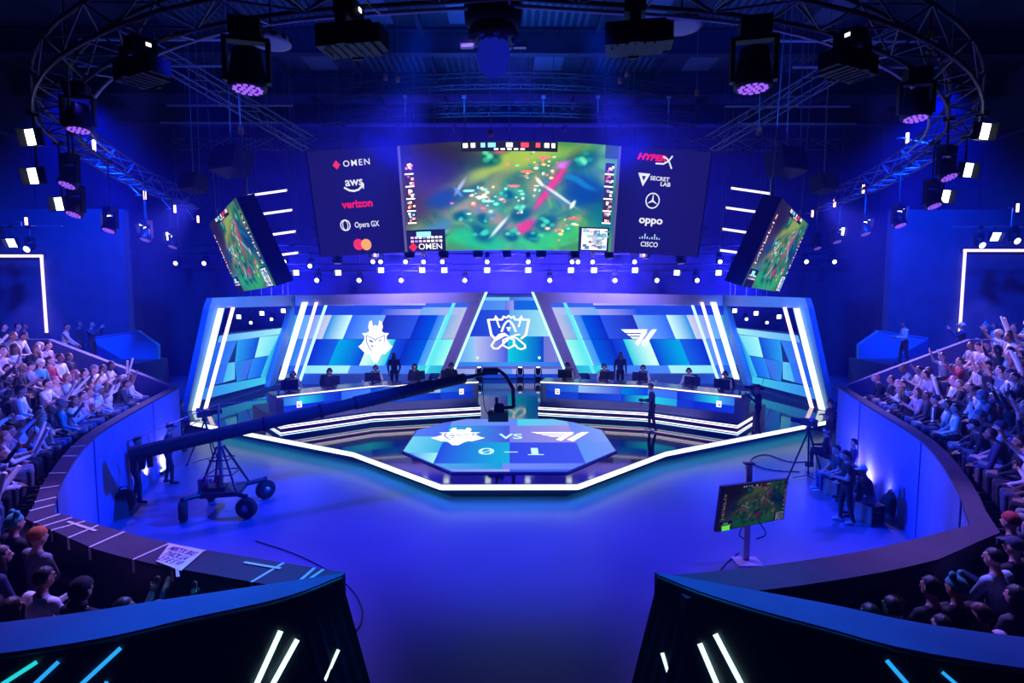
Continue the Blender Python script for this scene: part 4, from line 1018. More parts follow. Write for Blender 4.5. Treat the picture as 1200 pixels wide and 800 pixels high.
def make_spot():
    t = thing('stage_spotlight', '', 'light')
    MB().box((0, 0, -.08), (.26, .22, .16)).build('base_box', BLACK, t)
    m = MB()
    m.box((0, 0, -.17), (.37, .08, .03))
    for s in (-1, 1): m.box((s * .17, 0, -.34), (.03, .08, .34))
    m.build('yoke', BLACK, t)
    h = link('head', MB().lathe([(.06, -.2), (.12, -.16), (.14, .12), (.15, .2), (.13, .2)], 14, Matrix.Rotation(R(90), 4, 'X')).mesh('head', BLACK), t); h.location = (0, 0, -.42)
    MB().lathe([(.01, .195), (.12, .205), (.01, .21)], 14, Matrix.Rotation(R(90), 4, 'X')).build('lens', COOL, h)
    return t
def make_profile():
    t = thing('profile_light', '', 'light')
    MB().box((0, 0, -.12), (.42, .32, .24)).build('base_box', BLACK, t)
    m = MB()
    m.box((0, 0, -.25), (.66, .16, .05))
    for s in (-1, 1): m.box((s * .3, 0, -.5), (.06, .16, .5))
    m.build('yoke', BLACK, t)
    h = link('head', MB().box((0, 0, 0), (.5, .9, .34)).box((0, -.5, 0), (.38, .16, .28)).mesh('head', BLACK), t); h.location = (0, 0, -.56)
    m = MB()
    for q in range(5): m.box((0, -.3 + q * .14, -.175), (.44, .03, .02))
    m.build('cooling_fins', DARK, h)
    MB().box((0, .35, -.19), (.3, .02, .02)).build('handle', DKSTEEL, h)
    MB().box((.05, -.165, -.1), (.09, .012, .06)).build('status_display', glow('display_white', (1, .9, .95), 2.0, False), t)
    return t
def make_worklamp():
    t = thing('work_lamp', '', 'light')
    MB().box((0, 0, 0), (.34, .03, .03)).build('bracket', STEEL, t)
    MB().tube((0.2, 0, -.16), (.2, 0, .16), .045, n=8).build('lamp_tube', WARM, t)
    return t
PROTO = {}
USED = set()
MAKERS = {'wash': make_wash, 'blinder': make_blinder, 'spot': make_spot, 'profile': make_profile, 'work': make_worklamp}
def put(kind, loc, rz, tilt, label, group, lens=None, scale=1.0, top=None):
    if kind not in PROTO: PROTO[kind] = MAKERS[kind]()
    t = copy_tree(PROTO[kind])
    t.location = loc; t.rotation_euler = (0, 0, rz); t.scale = (scale,) * 3
    for c in t.children:
        if c.name.startswith('head'): c.rotation_euler = (tilt, 0, 0)
    tag(t, label, None, group); t['category'] = 'light'
    if top is not None and top > loc[2]: rod('drop_pipe', (loc[0], loc[1], loc[2] - .02), (loc[0], loc[1], top), .025, DKSTEEL, t); c_ = MB().box((0, 0, (top - loc[2]) / scale), (.17 / scale, .17 / scale, .12 / scale)).build('truss_clamp', BLACK, t)
    if lens is not None:
        for c in t.children_recursive:
            if c.name.startswith(('lens_cells', 'lens', 'lamp_cell')) and not c.name.startswith('lens_plate'):
                c.data = lens_variant(c.data, lens)
    return t
_LV = {}
def lens_variant(me, m):
    k = (me.name.split('.')[0], m.name)
    if k not in _LV:
        d = me.copy(); d.materials.clear(); d.materials.append(m); _LV[k] = d
    return _LV[k]
def ring_at(px, far):
    """The point of the lighting truss seen on this bearing (far or near arm)."""
    want = (px - CX) / F_PX
    C_ = [q for q in DENSE if (q.y > 13.8) == far and q.x * want >= 0]
    return min(C_, key=lambda q: abs(q.x / q.y - want)).copy()
def ring_normal(e):
    i = min(range(len(DENSE)), key=lambda k: (DENSE[k] - e).length_squared); d = (DENSE[min(i + 1, len(DENSE) - 1)] - DENSE[max(i - 1, 0)]).normalized()
    n = Vector((-d.y, d.x, 0)); return n if n.x * e.x > 0 else -n
DENSE = [Ufull[i].lerp(Ufull[i + 1], k / 8) for i in range(len(Ufull) - 1) for k in range(8)]
RB = RZ - .31
# square blinders and violet wash heads along both arms of the curved truss: (px, py) of the lamp face
for sx, bl, pw in ((-1, [(50, 170), (75, 215), (99, 246), (149, 262), (186, 272), (215, 281)], [(63, 208), (83, 243), (125, 263), (168, 275), (200, 284)]),
                   (1, [(1125, 158), (1105, 206), (1083, 236), (1036, 253), (1000, 265), (972, 275)], [(1118, 198), (1100, 233), (1060, 257), (1018, 268), (985, 278), (961, 286)])):
    side = 'crane' if sx < 0 else 'floor monitor'
    for lst, kind in ((bl, 'blinder'), (pw, 'wash')):
        for q, (px, py) in enumerate(lst):
            e = ring_at(px, True); e = e + ring_normal(e) * (.31 if kind == 'blinder' else -.31); p = at(px, py, e.y); p.x = e.x; p.z = min(p.z + .55, RB - .02)
            rz = sx * R(16)
            nth = ['first', 'second', 'third', 'fourth', 'fifth', 'sixth'][q] + ' from the front'
            if kind == 'blinder':
                put('blinder', p, rz, R(10), 'square white four-cell blinder on the curved truss, ' + side + ' side, ' + nth, 'blinders on the curved truss', None, .74, RB)
            else:
                put('wash', p, rz, R(-25), 'round violet wash head on the curved truss, ' + side + ' side, ' + nth, 'violet wash heads on the curved truss', PURPD if q > 2 else None, .95, RB)
# big heads hung from the front of the ring
for px, py, Y, tilt, lb in ((290, 66, 9.0, -2, 'large wash head with violet cells beside the pale striped disc, crane side'), (95, 132, 12.6, -6, 'wash head with violet cells where the curved truss bends, crane side'),
                            (884, 62, 9.0, -2, 'large wash head with violet cells, floor monitor side of the front truss'), (1074, 122, 12.2, -6, 'wash head with violet cells where the curved truss bends, floor monitor side')):
    p = ring_at(px, False) + Vector((0, .31, 0)); p.z = RB - .035
    put('wash', p, R(14) if px < 600 else R(-14), R(tilt), lb, 'front wash heads', None, 1.25 if Y < 10 else 1.1)
for px, py, Y, lb in ((178, 82, 10.6, 'black profile light, white display lit, outer front truss, crane side'), (418, 22, 8.8, 'black profile light near the middle of the front truss, crane side'),
                      (741, 18, 8.8, 'black profile light near the middle of the front truss, monitor side'), (985, 72, 10.2, 'black profile light, white display lit, outer front truss, monitor side')):
    p = ring_at(px, False) + Vector((0, .1, 0)); p.z = RB - .035
    put('profile', p, R(80) if px in (418, 741) else (R(62) if px < 600 else R(-62)), R(0), lb, 'profile lights on the front truss', None, .92)
for px, py, Y, lb in ((112, 171, 15.5, 'one'), (171, 229, 21.5, 'two'), (206, 245, 24.5, 'three'), (233, 257, 26.8, 'four'), (33, 260, 22.5, 'five'), (1065, 161, 15.5, 'one'), (1013, 221, 21.5, 'two'), (979, 238, 24.5, 'three'), (953, 250, 26.8, 'four'), (1195, 243, 22.5, 'five')):
    if lb == 'five': p = at(px, py, 22.3)
    else:
        e = ring_at(px, True); p = at(px, py, e.y)
    t = put('work', p - Vector((.2, 0, 0)), 0, 0, 'small warm work lamp on a bracket above the ' + ('neon doorway, ' if lb == 'five' else 'curved truss, ') + ('crane' if px < 600 else 'monitor') + ' side', 'warm work lamps', None, 1.0)
    if lb != 'five': c_ = e + ring_normal(e) * .31; rod('stem', (c_.x, c_.y, RZ + (.31 if p.z > RZ else -.31)), (p.x - .2, p.y, p.z), .02, STEEL, t)
    else: rod('stem', (p.x - .2, p.y, p.z), (p.x - .2, 22.3, 8.02), .02, STEEL, t)
# centre pendant projector
p = at(578, 18, 9.2)
t = thing('pendant_light', 'big black pendant light with honeycomb lens over the stage centre', 'light', p)
MB().lathe([(.25, .5), (.42, .42), (.46, .1), (.44, -.12), (.36, -.2)], 20, Matrix.Translation(p)).build('housing', BLACK, t, True)
MB().tube(p + Vector((0, 0, .48)), Vector((p.x, p.y, 15.985)), .05, n=8).build('stem', BLACK, t, True)
hd = MB().lathe([(.36, 0), (.40, -.06), (.38, -.14), (.3, -.18)], 20, Matrix.Translation(p + Vector((0, .06, -.2)))).build('honeycomb_ring', BLACK, t, True)
LENS = mat('blue_glass_lens', (.25, .3, .5), .1, 0, .8)
for q in range(18):
    a = 2 * math.pi * (q % 9) / 9 + (.35 if q > 8 else 0); rr = .33 if q < 9 else .2
    MB().ball(p + Vector((rr * math.cos(a), .06 + rr * math.sin(a), -.36)), .055, 8, 5).build('lens_bead', LENS, t, True)
MB().lathe([(.24, 0), (.26, -.2), (.2, -.42), (.1, -.5), (.01, -.52)], 20, Matrix.Translation(p + Vector((0, .1, -.38)))).build('blue_dome', glow('dome_blue', (.005, .01, .3), .9), t, True)
for s in (-1, 1): MB().box(p + Vector((s * .42, .1, -.42)), (.2, .08, .06)).build('side_lug', BLUELIT, t, True)
# pale discs (ceiling antennas)
for px, py, Y, lb in ((799, 30, 11.5, 'pale striped disc antenna hung beside the front truss, monitor side'), (318, 50, 11.5, 'pale striped disc antenna half hidden behind a wash head, crane side')):
    p = at(px, py, Y); t = thing('disc_antenna', lb, 'antenna', p)
    MB().lathe([(.34, .1), (.38, .06), (.38, -.03), (.3, -.05), (.08, -.055)], 24, Matrix.Translation(p)).build('disc', mat('pale_plastic', (.6, .58, .62), .5), t, True)
    m = MB()
    for q in range(12):
        a = 2 * math.pi * q / 12; m.box(p + Vector((.382 * math.cos(a), .382 * math.sin(a), .03)), (.01, .09, .08), a)
    tag(m.build('rim_slots', DARK, t, True), kind='stuff')
    rod('stem', p + Vector((0, 0, .08)), (p.x, p.y, 15.985), .02, DKSTEEL, t)
# lime rigging hooks
HOOK = mat('lime_hook', (.35, .75, .05), .4)
for px, py, Y in ((80, 68, 11.4), (1091, 48, 11.0)):
    p = at(px, py, Y); t = thing('rigging_hook', 'lime green rigging hook above the bend of the truss, ' + ('crane side' if px < 600 else 'monitor side'), 'hook', p)
    pts = [p + Vector((.07 * math.cos(a), 0, .1 + .07 * math.sin(a))) for a in [R(x) for x in range(-60, 200, 26)]] + [p + Vector((.09 * math.cos(a), 0, -.1 + .09 * math.sin(a))) for a in [R(x) for x in range(120, -150, -27)]]
    MB().path(pts, .028, 6).build('hook_body', HOOK, t, True)
    rod('sling', p + Vector((0, 0, .17)), (p.x, p.y, 15.985), .02, mat('red_sling', (.2, .02, .02), .8), t)
    rod('tail_chain', p - Vector((0, 0, .2)), p - Vector((0, 0, .9)), .02, STEEL, t)
# lamps behind and under the main screen
up_row = [447, 497, 519, 571, 619, 670, 694, 743, 438, 476, 677, 335, 861]
for i, px in enumerate(up_row):
    py = 305 if i < 8 else {438: 300, 476: 299, 677: 298, 335: 304, 861: 309}[px]
    p = at(px, py, 33.35); p.z = min(p.z + .42, 7.72)
    put('spot', p, 0, R(14), 'small round lamp glowing in the upper row behind the stage set', 'upper row of stage lamps', None, 1.0, 7.78)
for px in (447, 495, 521, 571, 619, 669, 696, 744, 793, 348, 397, 842):
    p = at(px, 320 if 440 < px < 760 else 323, 33.35); p.z += .5
    put('blinder', p, 0, R(6), 'small rectangular white lamp in the middle row behind the stage set', 'rectangular stage lamps', None, .62, 7.78)
for px in (422, 471, 545, 644, 720, 769, 373, 816):
    p = at(px, 327, 34.4); p.z += .42
    put('spot', p, 0, R(10), 'small round lamp glowing in the lowest row behind the stage set', 'lowest row of stage lamps', None, 1.1, 6.82)
for px, py in ((209, 308), (242, 308), (944, 304), (977, 302), (365, 311), (843, 302)):
    p = at(px, py, 33.35); p.z = min(p.z + .42, 7.72)
    put('spot', p, 0, R(12), 'lone round lamp beyond the end of the stage lamp rows', 'outer stage lamps', None, 1.0, 7.78)
for sx in (-1, 1):
    for q, (px, py) in enumerate(((281, 374), (296, 379), (308, 370), (320, 375), (333, 367), (339, 369), (250, 374))):
        p = at(px if sx < 0 else 2 * CX - px, py, 34.4); p.z += .42
        put('spot' if q % 2 else 'blinder', p, 0, R(8), 'bright lamp seen through the opening over the wing panel, ' + ('crane side' if sx < 0 else 'monitor side'), 'lamps behind the wing panels', None, .8 if q % 2 else .5, 6.82)
    for q, (px, py) in enumerate(((438, 297), (396, 303), (560, 296), (480, 297), (520, 297), (598 - 4, 296))):
        p = at(px if sx < 0 else 2 * CX - px, py, 27.28); p.z = min(p.z + .5, 8.0)
        if q == 5 and sx > 0: continue
        put('wash', p, R(10 * q), R(-10), 'unlit wash head hanging just under the main screen', 'unlit heads under the main screen', PURPD, .9, 8.06)
    # lamps over the neon doorways
    for px, py, kd in ((18, 287, 'blinder'), (38, 291, 'spot'), (3, 283, 'spot')) if sx < 0 else ((1167, 279, 'blinder'), (1149, 286, 'spot'), (1190, 281, 'spot')):
        p = at(px, py, 22.3); p.z += .45
        put(kd, p, 0, R(25), 'lamp aimed down over the neon doorway, ' + ('crane side' if sx < 0 else 'monitor side'), 'lamps over the neon doorways', None, 1.0 if kd == 'spot' else .7, 7.97)
    x0 = sx * 18.2
    tag(rod('lamp_bar', (sx * 17.4, 22.3, 8.0), (sx * 24.0, 22.3, 8.0), .03, STEEL), 'steel bar carrying the lamps over the neon doorway, ' + ('crane side' if sx < 0 else 'monitor side'), 'pipe')
# louvres of light bars between main screen and side screens
for sx in (-1, 1):
    for q, (a, b) in enumerate((((288, 230), (337, 223)), ((293, 253), (343, 246)), ((299, 278), (347, 271)), ((304, 302), (350, 296)))):
        A, B = at(a[0] if sx < 0 else 2 * CX - a[0], a[1] - 3 * (sx > 0), 26.0), at(b[0] if sx < 0 else 2 * CX - b[0], b[1] - 3 * (sx > 0), 27.2)
        t = thing('light_bar', ['top', 'second', 'third', 'lowest'][q] + ' horizontal light bar hanging beside the main screen, ' + ('crane side' if sx < 0 else 'monitor side'), 'light', A, 0, 'light bars beside the main screen')
        MB().tube(A, B, .055, n=8).build('lit_tube', glow('bar_white', (.8, .78, 1.0), 1.6, False), t, True)
        for e in (A, B):
            MB().box(e, (.1, .1, .2)).build('end_clamp', STEEL, t, True)
            rod('wire', e, Vector((e.x, e.y, 15.985)), .008, STEEL, t)
# loudspeaker boxes above the side screens
for sx in (-1, 1):
    for q, (px, py, Y, s) in enumerate(((272, 190, 17.5, 1.0), (228, 215, 19.5, .75))):
        p = at(px if sx < 0 else 2 * CX - px, py, Y); t = thing('loudspeaker', ('large' if q == 0 else 'small') + ' dark hanging loudspeaker above the side screen, ' + ('crane' if sx < 0 else 'monitor') + ' side', 'loudspeaker', p)
        Mx = Matrix.Rotation(sx * R(24), 4, 'Z') @ Matrix.Rotation(R(-14), 4, 'X')
        MB().box(p, (1.0 * s, .7 * s, .72 * s), M=Mx).build('cabinet', DARK, t, True)
        MB().box(p + Mx @ Vector((0, -.36 * s, 0)), (.92 * s, .03, .64 * s), M=Mx).build('grille', mat('speaker_grille', (.06, .06, .08), .6, .3), t, True)
        rod('hanging_chain', p + Vector((0, 0, .3 * s)), (p.x, p.y, 15.985), .015, STEEL, t)

for t in PROTO.values():
    for c in list(t.children_recursive): bpy.data.objects.remove(c)
    bpy.data.objects.remove(t)

# ------------------------------------------------------------------ people
SKINS = [mat('skin_light', (.62, .36, .27), .55, noise=.06, nscale=20), mat('skin_tan', (.42, .23, .16), .55, noise=.06, nscale=20), mat('skin_deep', (.2, .1, .07), .55, noise=.06, nscale=20)]
CL = {k: mat('cloth_' + k, v, .85, noise=.12, nscale=14, bump=.15) for k, v in dict(black=(.012, .012, .016), navy=(.02, .03, .09), white=(.72, .72, .74), grey=(.2, .2, .23), lightblue=(.25, .4, .62), denim=(.06, .11, .24), red=(.35, .03, .04), charcoal=(.045, .045, .055), beige=(.45, .36, .28), teal=(.04, .3, .34), lilac=(.4, .32, .5), orange=(.55, .13, .03)).items()}
HAIRM = {'dark': mat('hair_dark', (.012, .009, .008), .5, noise=.3, nscale=30), 'brown': mat('hair_brown', (.06, .03, .018), .5, noise=.3, nscale=30), 'fair': mat('hair_fair', (.28, .17, .08), .5, noise=.3, nscale=30), 'pink': mat('hair_dyed', (.45, .16, .2), .5, noise=.2, nscale=30)}
SHOE = mat('shoe_black', (.015, .015, .018), .5); SHOEW = mat('shoe_white', (.6, .6, .62), .5)
EYE = mat('eye_dark', (.01, .008, .008), .2); LIP = mat('lip', (.36, .12, .11), .5)
def cap_pts(mb, p, q, r1, r2):
    mb.tube(p, q, r1, r2, 10); mb.ball(p, r1, 10, 6); mb.ball(q, r2, 10, 6)
def V3(*a): return Vector(a)
def body_mesh(name, J, fingers=True, open_hand=False, voxel=.0135, tris=3200):
    """One continuous figure from a posed skeleton J (joint name -> point, person faces +Y); faces are sorted into skin, top, trousers and shoes."""
    mb = MB()
    hip, che, nk, hd = J['pelvis'], J['chest'], J['neck'], J['head']
    ax = (che - hip).normalized(); Q = Vector((0, 0, 1)).rotation_difference(ax).to_matrix().to_4x4()
    mb.ball(hip, (.165, .125, .13), 14, 9); mb.ball(hip.lerp(che, .5), (.145, .108, .17), 14, 9, Q); mb.ball(che, (.17, .118, .2), 14, 9, Q)
    ls, rs = J['shoulderL'], J['shoulderR']
    cap_pts(mb, ls, rs, .068, .068); cap_pts(mb, ls.lerp(rs, .3), nk, .06, .052); cap_pts(mb, rs.lerp(ls, .3), nk, .06, .052)
    cap_pts(mb, che.lerp(nk, .6), hd + J['hq'] @ V3(0, -.015, -.05), .056, .052)
    H = J['hq']; T = lambda x, y, z: hd + H @ V3(x, y, z)
    mb.ball(T(0, -.01, .02), (.076, .095, .1), 16, 11, H); mb.ball(T(0, .025, -.05), (.055, .06, .065), 12, 8, H)
    mb.ball(T(0, .04, -.085), (.03, .035, .03), 10, 6, H)
    mb.tube(T(0, .085, .015), T(0, .108, -.028), .009, .016, 8); mb.ball(T(0, .1, -.028), .017, 8, 5)
    mb.ball(T(0, .082, -.062), (.024, .012, .012), 8, 5, H)
    for s in (-1, 1):
        mb.ball(T(s * .08, -.015, -.005), (.012, .022, .033), 8, 6, H); mb.ball(T(s * .033, .078, .035), (.024, .012, .01), 8, 5, H)
    for c, s in (('L', -1), ('R', 1)):
        sh, el, wr = J['shoulder' + c], J['elbow' + c], J['wrist' + c]
        cap_pts(mb, sh, el, .06, .047); cap_pts(mb, el, wr, .046, .032)
        hd_ = J['hand' + c]                           # direction the fingers point
        d = (hd_ - wr).normalized(); a = J.get('palm' + c, V3(0, 0, 1)); sd = d.cross(a).normalized(); up = sd.cross(d).normalized()
        B = Matrix((sd, d, up)).transposed().to_4x4()
        pc = wr + d * .055
        mb.ball(pc, (.042, .055, .021), 10, 7, B); mb.tube(wr, pc, .029, .034, 8)
        if fingers:
            for q in range(4):
                b0 = pc + d * .035 + sd * (-.03 + .02 * q); L = (.062, .074, .07, .055)[q]
                cr = .15 if open_hand else .75
                m1 = b0 + (d * math.cos(cr * .5) - up * math.sin(cr * .5)) * L * .55; m2 = m1 + (d * math.cos(cr * 1.3) - up * math.sin(cr * 1.3)) * L * .5
                mb.tube(b0, m1, .0105, .0098, 6); mb.tube(m1, m2, .0098, .0088, 6); mb.ball(m1, .0098, 6, 4); mb.ball(m2, .0088, 6, 4)
            tb = pc - d * .025 - sd * (s * .034); t1 = tb - sd * (s * .028) + d * .03; t2 = t1 + d * .032 - up * .008
            mb.tube(tb, t1, .0135, .011, 6); mb.tube(t1, t2, .011, .0095, 6); mb.ball(t1, .011, 6, 4); mb.ball(t2, .0095, 6, 4)
        hp, kn, an, to = J['hip' + c], J['knee' + c], J['ankle' + c], J['toe' + c]
        cap_pts(mb, hp, kn, .093, .062); cap_pts(mb, kn, an, .061, .044)
        mb.tube(an, an.lerp(to, .15) + V3(0, 0, -.04), .045, .04, 8)
        fd = (to - an); fd.z = 0; fd.normalize(); base = V3(an.x, an.y, to.z)
        cap_pts(mb, base - fd * .03 + V3(0, 0, .012), base + fd * .15 + V3(0, 0, .0), .043, .04)
    me = mb.mesh(name, SKINS[0])
    o = bpy.data.objects.new('tmp', me); COL.objects.link(o)
    r = o.modifiers.new('r', 'REMESH'); r.mode = 'VOXEL'; r.voxel_size = voxel
    sm = o.modifiers.new('s', 'SMOOTH'); sm.factor = .4; sm.iterations = 2
    dg = bpy.context.evaluated_depsgraph_get(); n = len(o.evaluated_get(dg).data.polygons)
    d = o.modifiers.new('d', 'DECIMATE'); d.ratio = min(1.0, tris / (2.0 * n))
    dg = bpy.context.evaluated_depsgraph_get(); dg.update()
    out_ = bpy.data.meshes.new_from_object(o.evaluated_get(dg)); bpy.data.objects.remove(o); bpy.data.meshes.remove(me)
    out_.name = name; out_.materials.clear()
    for m_ in (SKINS[0], CL['black'], CL['denim'], SHOE): out_.materials.append(m_)
    # bones -> material
    bones = [('neck', nk + V3(0, 0, .03), hd, 0), ('t', hip + ax * .1, che, 1), ('t', che, nk - V3(0, 0, .04), 1), ('t', ls, rs, 1), ('p', J['hipL'], J['hipR'], 2), ('p', hip, hip + V3(0, 0, -.05), 2)]
    sl = J.get('sleeve', 1.0)
    for c in 'LR':
        sh, el, wr, hn = J['shoulder' + c], J['elbow' + c], J['wrist' + c], J['hand' + c]
        bones += [('a', sh, el, 1)]
        if sl >= .99: bones += [('a', el, wr - (wr - el).normalized() * .03, 1), ('h', wr + (hn - wr) * .2, hn, 0)]
        else: bones[-1] = ('a', sh, sh.lerp(el, .55), 1); bones += [('h', sh.lerp(el, .75), el, 0), ('h', el, wr, 0), ('h', wr, hn, 0)]
        bones += [('l', J['hip' + c], J['knee' + c], 2), ('l', J['knee' + c], J['ankle' + c] + V3(0, 0, .03), 2), ('f', V3(J['ankle' + c].x, J['ankle' + c].y, J['toe' + c].z), J['toe' + c], 3)]
    A = np.array([list(b[1]) for b in bones]); Bq = np.array([list(b[2]) for b in bones]); mi = np.array([b[3] for b in bones])
    C = np.array([list(p.center) for p in out_.polygons]); D = Bq - A; LL = (D * D).sum(1) + 1e-9
    t = np.clip(((C[:, None] - A) * D).sum(2) / LL, 0, 1); dist = ((C[:, None] - (A + t[..., None] * D)) ** 2).sum(2)
    dist[:, [i for i, b in enumerate(bones) if b[0] == 'neck']] *= .7
    out_.polygons.foreach_set('material_index', mi[dist.argmin(1)].astype('i'))
    out_.polygons.foreach_set('use_smooth', np.ones(len(C), 'i')); out_.update()
    return out_
def joints(seated=False, lean=0.0, look=(0, 0), arms=None, twist=0.0, step=0.0, sleeve=1.0, feet=None):
    """Joint set. Seated: origin at the seat under the pelvis. Standing: origin between the feet."""
    J = {}
    pz = .115 if seated else .93
    J['pelvis'] = V3(0, 0, pz)
    R_ = Matrix.Rotation(-lean, 3, 'X') @ Matrix.Rotation(twist, 3, 'Z')
    tl = lambda x, y, z: J['pelvis'] + R_ @ V3(x, y, z)
    J['chest'] = tl(0, 0, .33); J['neck'] = tl(0, .0, .53); J['shoulderL'] = tl(-.19, 0, .455); J['shoulderR'] = tl(.19, 0, .455)
    J['head'] = J['neck'] + (R_ @ V3(0, .03, .155)); J['hq'] = Matrix.Rotation(look[0], 4, 'Z') @ Matrix.Rotation(look[1], 4, 'X')
    arms = arms or ((-.26, .03, .2), (-.27, .1, -.04), (.26, .03, .2), (.27, .1, -.04))
    for c, el, wr in (('L', arms[0], arms[1]), ('R', arms[2], arms[3])):
        J['elbow' + c] = tl(*el); J['wrist' + c] = tl(*wr)
        d = (J['wrist' + c] - J['elbow' + c]).normalized(); J['hand' + c] = J['wrist' + c] + d * .17
    if len(arms) > 4:
        J['palmL'], J['palmR'] = Vector(arms[4]), Vector(arms[5])
    J['sleeve'] = sleeve
    for c, s in (('L', -1), ('R', 1)):
        J['hip' + c] = J['pelvis'] + V3(s * .095, 0, -.03)
        if seated:
            J['knee' + c] = V3(s * .13, .43, .13); J['ankle' + c] = V3(s * .12, .42, -.27); J['toe' + c] = V3(s * .13, .58, -.315)
        else:
            st = step * s; J['knee' + c] = V3(s * .105, .03 + st * .6, .5); J['ankle' + c] = V3(s * .11, -.02 + st, .085); J['toe' + c] = V3(s * .13, .16 + st, .045)
    return J
SEATP = {
    'lap': dict(arms=((-.27, .06, .2), (-.12, .3, .06), (.27, .06, .2), (.12, .3, .06))),
    'clap': dict(lean=.08, arms=((-.27, .14, .2), (-.05, .36, .38), (.27, .14, .2), (.05, .36, .38), (1, 0, 0), (-1, 0, 0))),
    'crossed': dict(lean=-.05, arms=((-.27, .1, .18), (.05, .24, .2), (.27, .1, .18), (-.05, .25, .23))),
    'raised': dict(lean=.05, arms=((-.3, .12, .52), (-.26, .22, .78), (.3, .12, .52), (.26, .22, .78), (0, 1, 0), (0, 1, 0))),
    'phone': dict(arms=((-.26, .2, .3), (-.05, .38, .56), (.26, .06, .2), (.12, .3, .06), (1, 0, 0), (0, 0, 1))),
    'chin': dict(lean=.25, look=(.3, -.1), arms=((-.2, .3, .1), (-.06, .2, .46), (.24, .28, .1), (.05, .38, .08))),
    'sticks': dict(lean=.1, arms=((-.28, .16, .25), (-.16, .4, .34), (.28, .16, .25), (.16, .4, .34), (0, 0, 1), (0, 0, 1))),
    'leanfwd': dict(lean=.4, look=(-.25, .05), arms=((-.24, .24, .16), (-.1, .46, .2), (.24, .24, .16), (.1, .46, .2))),
    'onearm': dict(look=(-.3, .1), arms=((-.27, .06, .2), (-.12, .3, .06), (.3, .1, .55), (.24, .3, .76), (0, 0, 1), (0, 1, 0))),
    'type': dict(lean=.06, look=(0, -.12), arms=((-.27, .12, .2), (-.2, .42, .2), (.27, .12, .2), (.2, .42, .2))),
}
STANDP = {
    'stand': dict(arms=((-.25, -.01, .17), (-.25, .06, -.08), (.25, -.01, .17), (.25, .06, -.08))),
    'leanrail': dict(lean=.12, look=(-.5, -.1), arms=((-.26, .05, .18), (-.22, .26, .05), (.3, .2, .25), (.36, .44, .1), (0, 0, 1), (0, 0, 1)), step=.06),
    'film': dict(look=(0, .05), arms=((-.25, .2, .32), (-.08, .36, .56), (.25, .2, .32), (.08, .36, .56), (1, 0, 0), (-1, 0, 0))),
    'hold': dict(lean=.06, look=(0, -.3), step=.1, arms=((-.25, .06, .18), (-.06, .3, .2), (.25, .06, .18), (.06, .3, .2), (1, 0, 0), (-1, 0, 0))),
    'deskstand': dict(lean=.12, look=(.2, -.25), arms=((-.26, .08, .18), (-.2, .26, -.02), (.26, .08, .18), (.22, .26, -.02))),
    'camera': dict(look=(0, .0), arms=((-.27, .1, .25), (-.12, .34, .42), (.3, .12, .32), (.2, .26, .56), (1, 0, 0), (-1, 0, 0)), step=.06),
    'crossed_s': dict(arms=((-.27, .08, .2), (.05, .22, .22), (.27, .08, .2), (-.05, .23, .25))),
}
BODY = {}
def body(pose):
    if pose not in BODY:
        st = pose in SEATP or pose.startswith('tee_') and pose[4:] in SEATP
        k = pose[4:] if pose.startswith('tee_') else pose
        spec = dict((SEATP if st else STANDP)[k]); 
        if pose.startswith('tee_'): spec['sleeve'] = .5
        J = joints(seated=st, **spec)
        op = k in ('clap', 'raised', 'onearm')
        BODY[pose] = (body_mesh('figure_' + pose, J, True, op, .0095 if op else .0135, 6000 if op else 3200), J)
    return BODY[pose]
# hair, hats, eyes: local to the head, shared meshes
def head_shell(k, front, drop, back=0.0):
    mb = MB(); n, m_ = 18, 12; vs = []; idx = {}; fs = []
    for i in range(m_ + 1):
        ph = math.pi * i / m_
        for q in range(n):
            t = 2 * math.pi * q / n; j = 1 + .03 * math.sin(5 * t + 3 * ph)
            vs.append(V3(.076 * k * j * math.sin(ph) * math.cos(t), -.01 + .095 * k * j * math.sin(ph) * math.sin(t), .022 + .1 * k * j * math.cos(ph)))
    for i in range(m_):
        for q in range(n):
            f = (i*n+q, (i+1)*n+q, (i+1)*n+(q+1)%n, i*n+(q+1)%n)
            c = sum((vs[a] for a in f), V3(0, 0, 0)) / 4
            if c.z < (front if c.y > .02 else (front - drop * min(1, (.02 - c.y) / .05))): continue
            fs.append(f)
    used = sorted({a for f in fs for a in f}); re = {a: i for i, a in enumerate(used)}
    mb.add([vs[a] for a in used] + [vs[a] * .93 for a in used], [tuple(re[a] for a in f) for f in fs] + [tuple(re[a] + len(used) for a in f[::-1]) for f in fs], True)
    return mb
HG = {}
HG['short'] = head_shell(1.13, .075, .11)
HG['crop'] = head_shell(1.07, .085, .1)
lh = head_shell(1.15, .07, .17); lh.ball((0, -.075, -.09), (.085, .045, .15), 12, 8); 
for s in (-1, 1): lh.ball((s * .075, -.02, -.09), (.028, .045, .14), 8, 6)
HG['long'] = lh
bn = head_shell(1.12, .075, .12); bn.ball((0, -.1, .07), .042, 10, 7); HG['bun'] = bn
cp = head_shell(1.17, .06, .03); cp.hexa([V3(-.07, .07, .06), V3(.07, .07, .06), V3(.055, .17, .05), V3(-.055, .17, .05)], [V3(-.07, .07, .07), V3(.07, .07, .07), V3(.055, .17, .06), V3(-.055, .17, .06)]); HG['cap'] = cp
HG['beanie'] = head_shell(1.2, .045, .06)
hood = head_shell(1.28, .06, .2); hood.ball((0, -.06, -.12), (.12, .08, .06), 12, 7); HG['hood'] = hood
pt_ = head_shell(1.18, .05, .05)
for s in (-1, 1): pt_.ball((s * .06, 0, .14), (.035, .04, .05), 8, 6)
HG['plush'] = pt_
HGM = {}
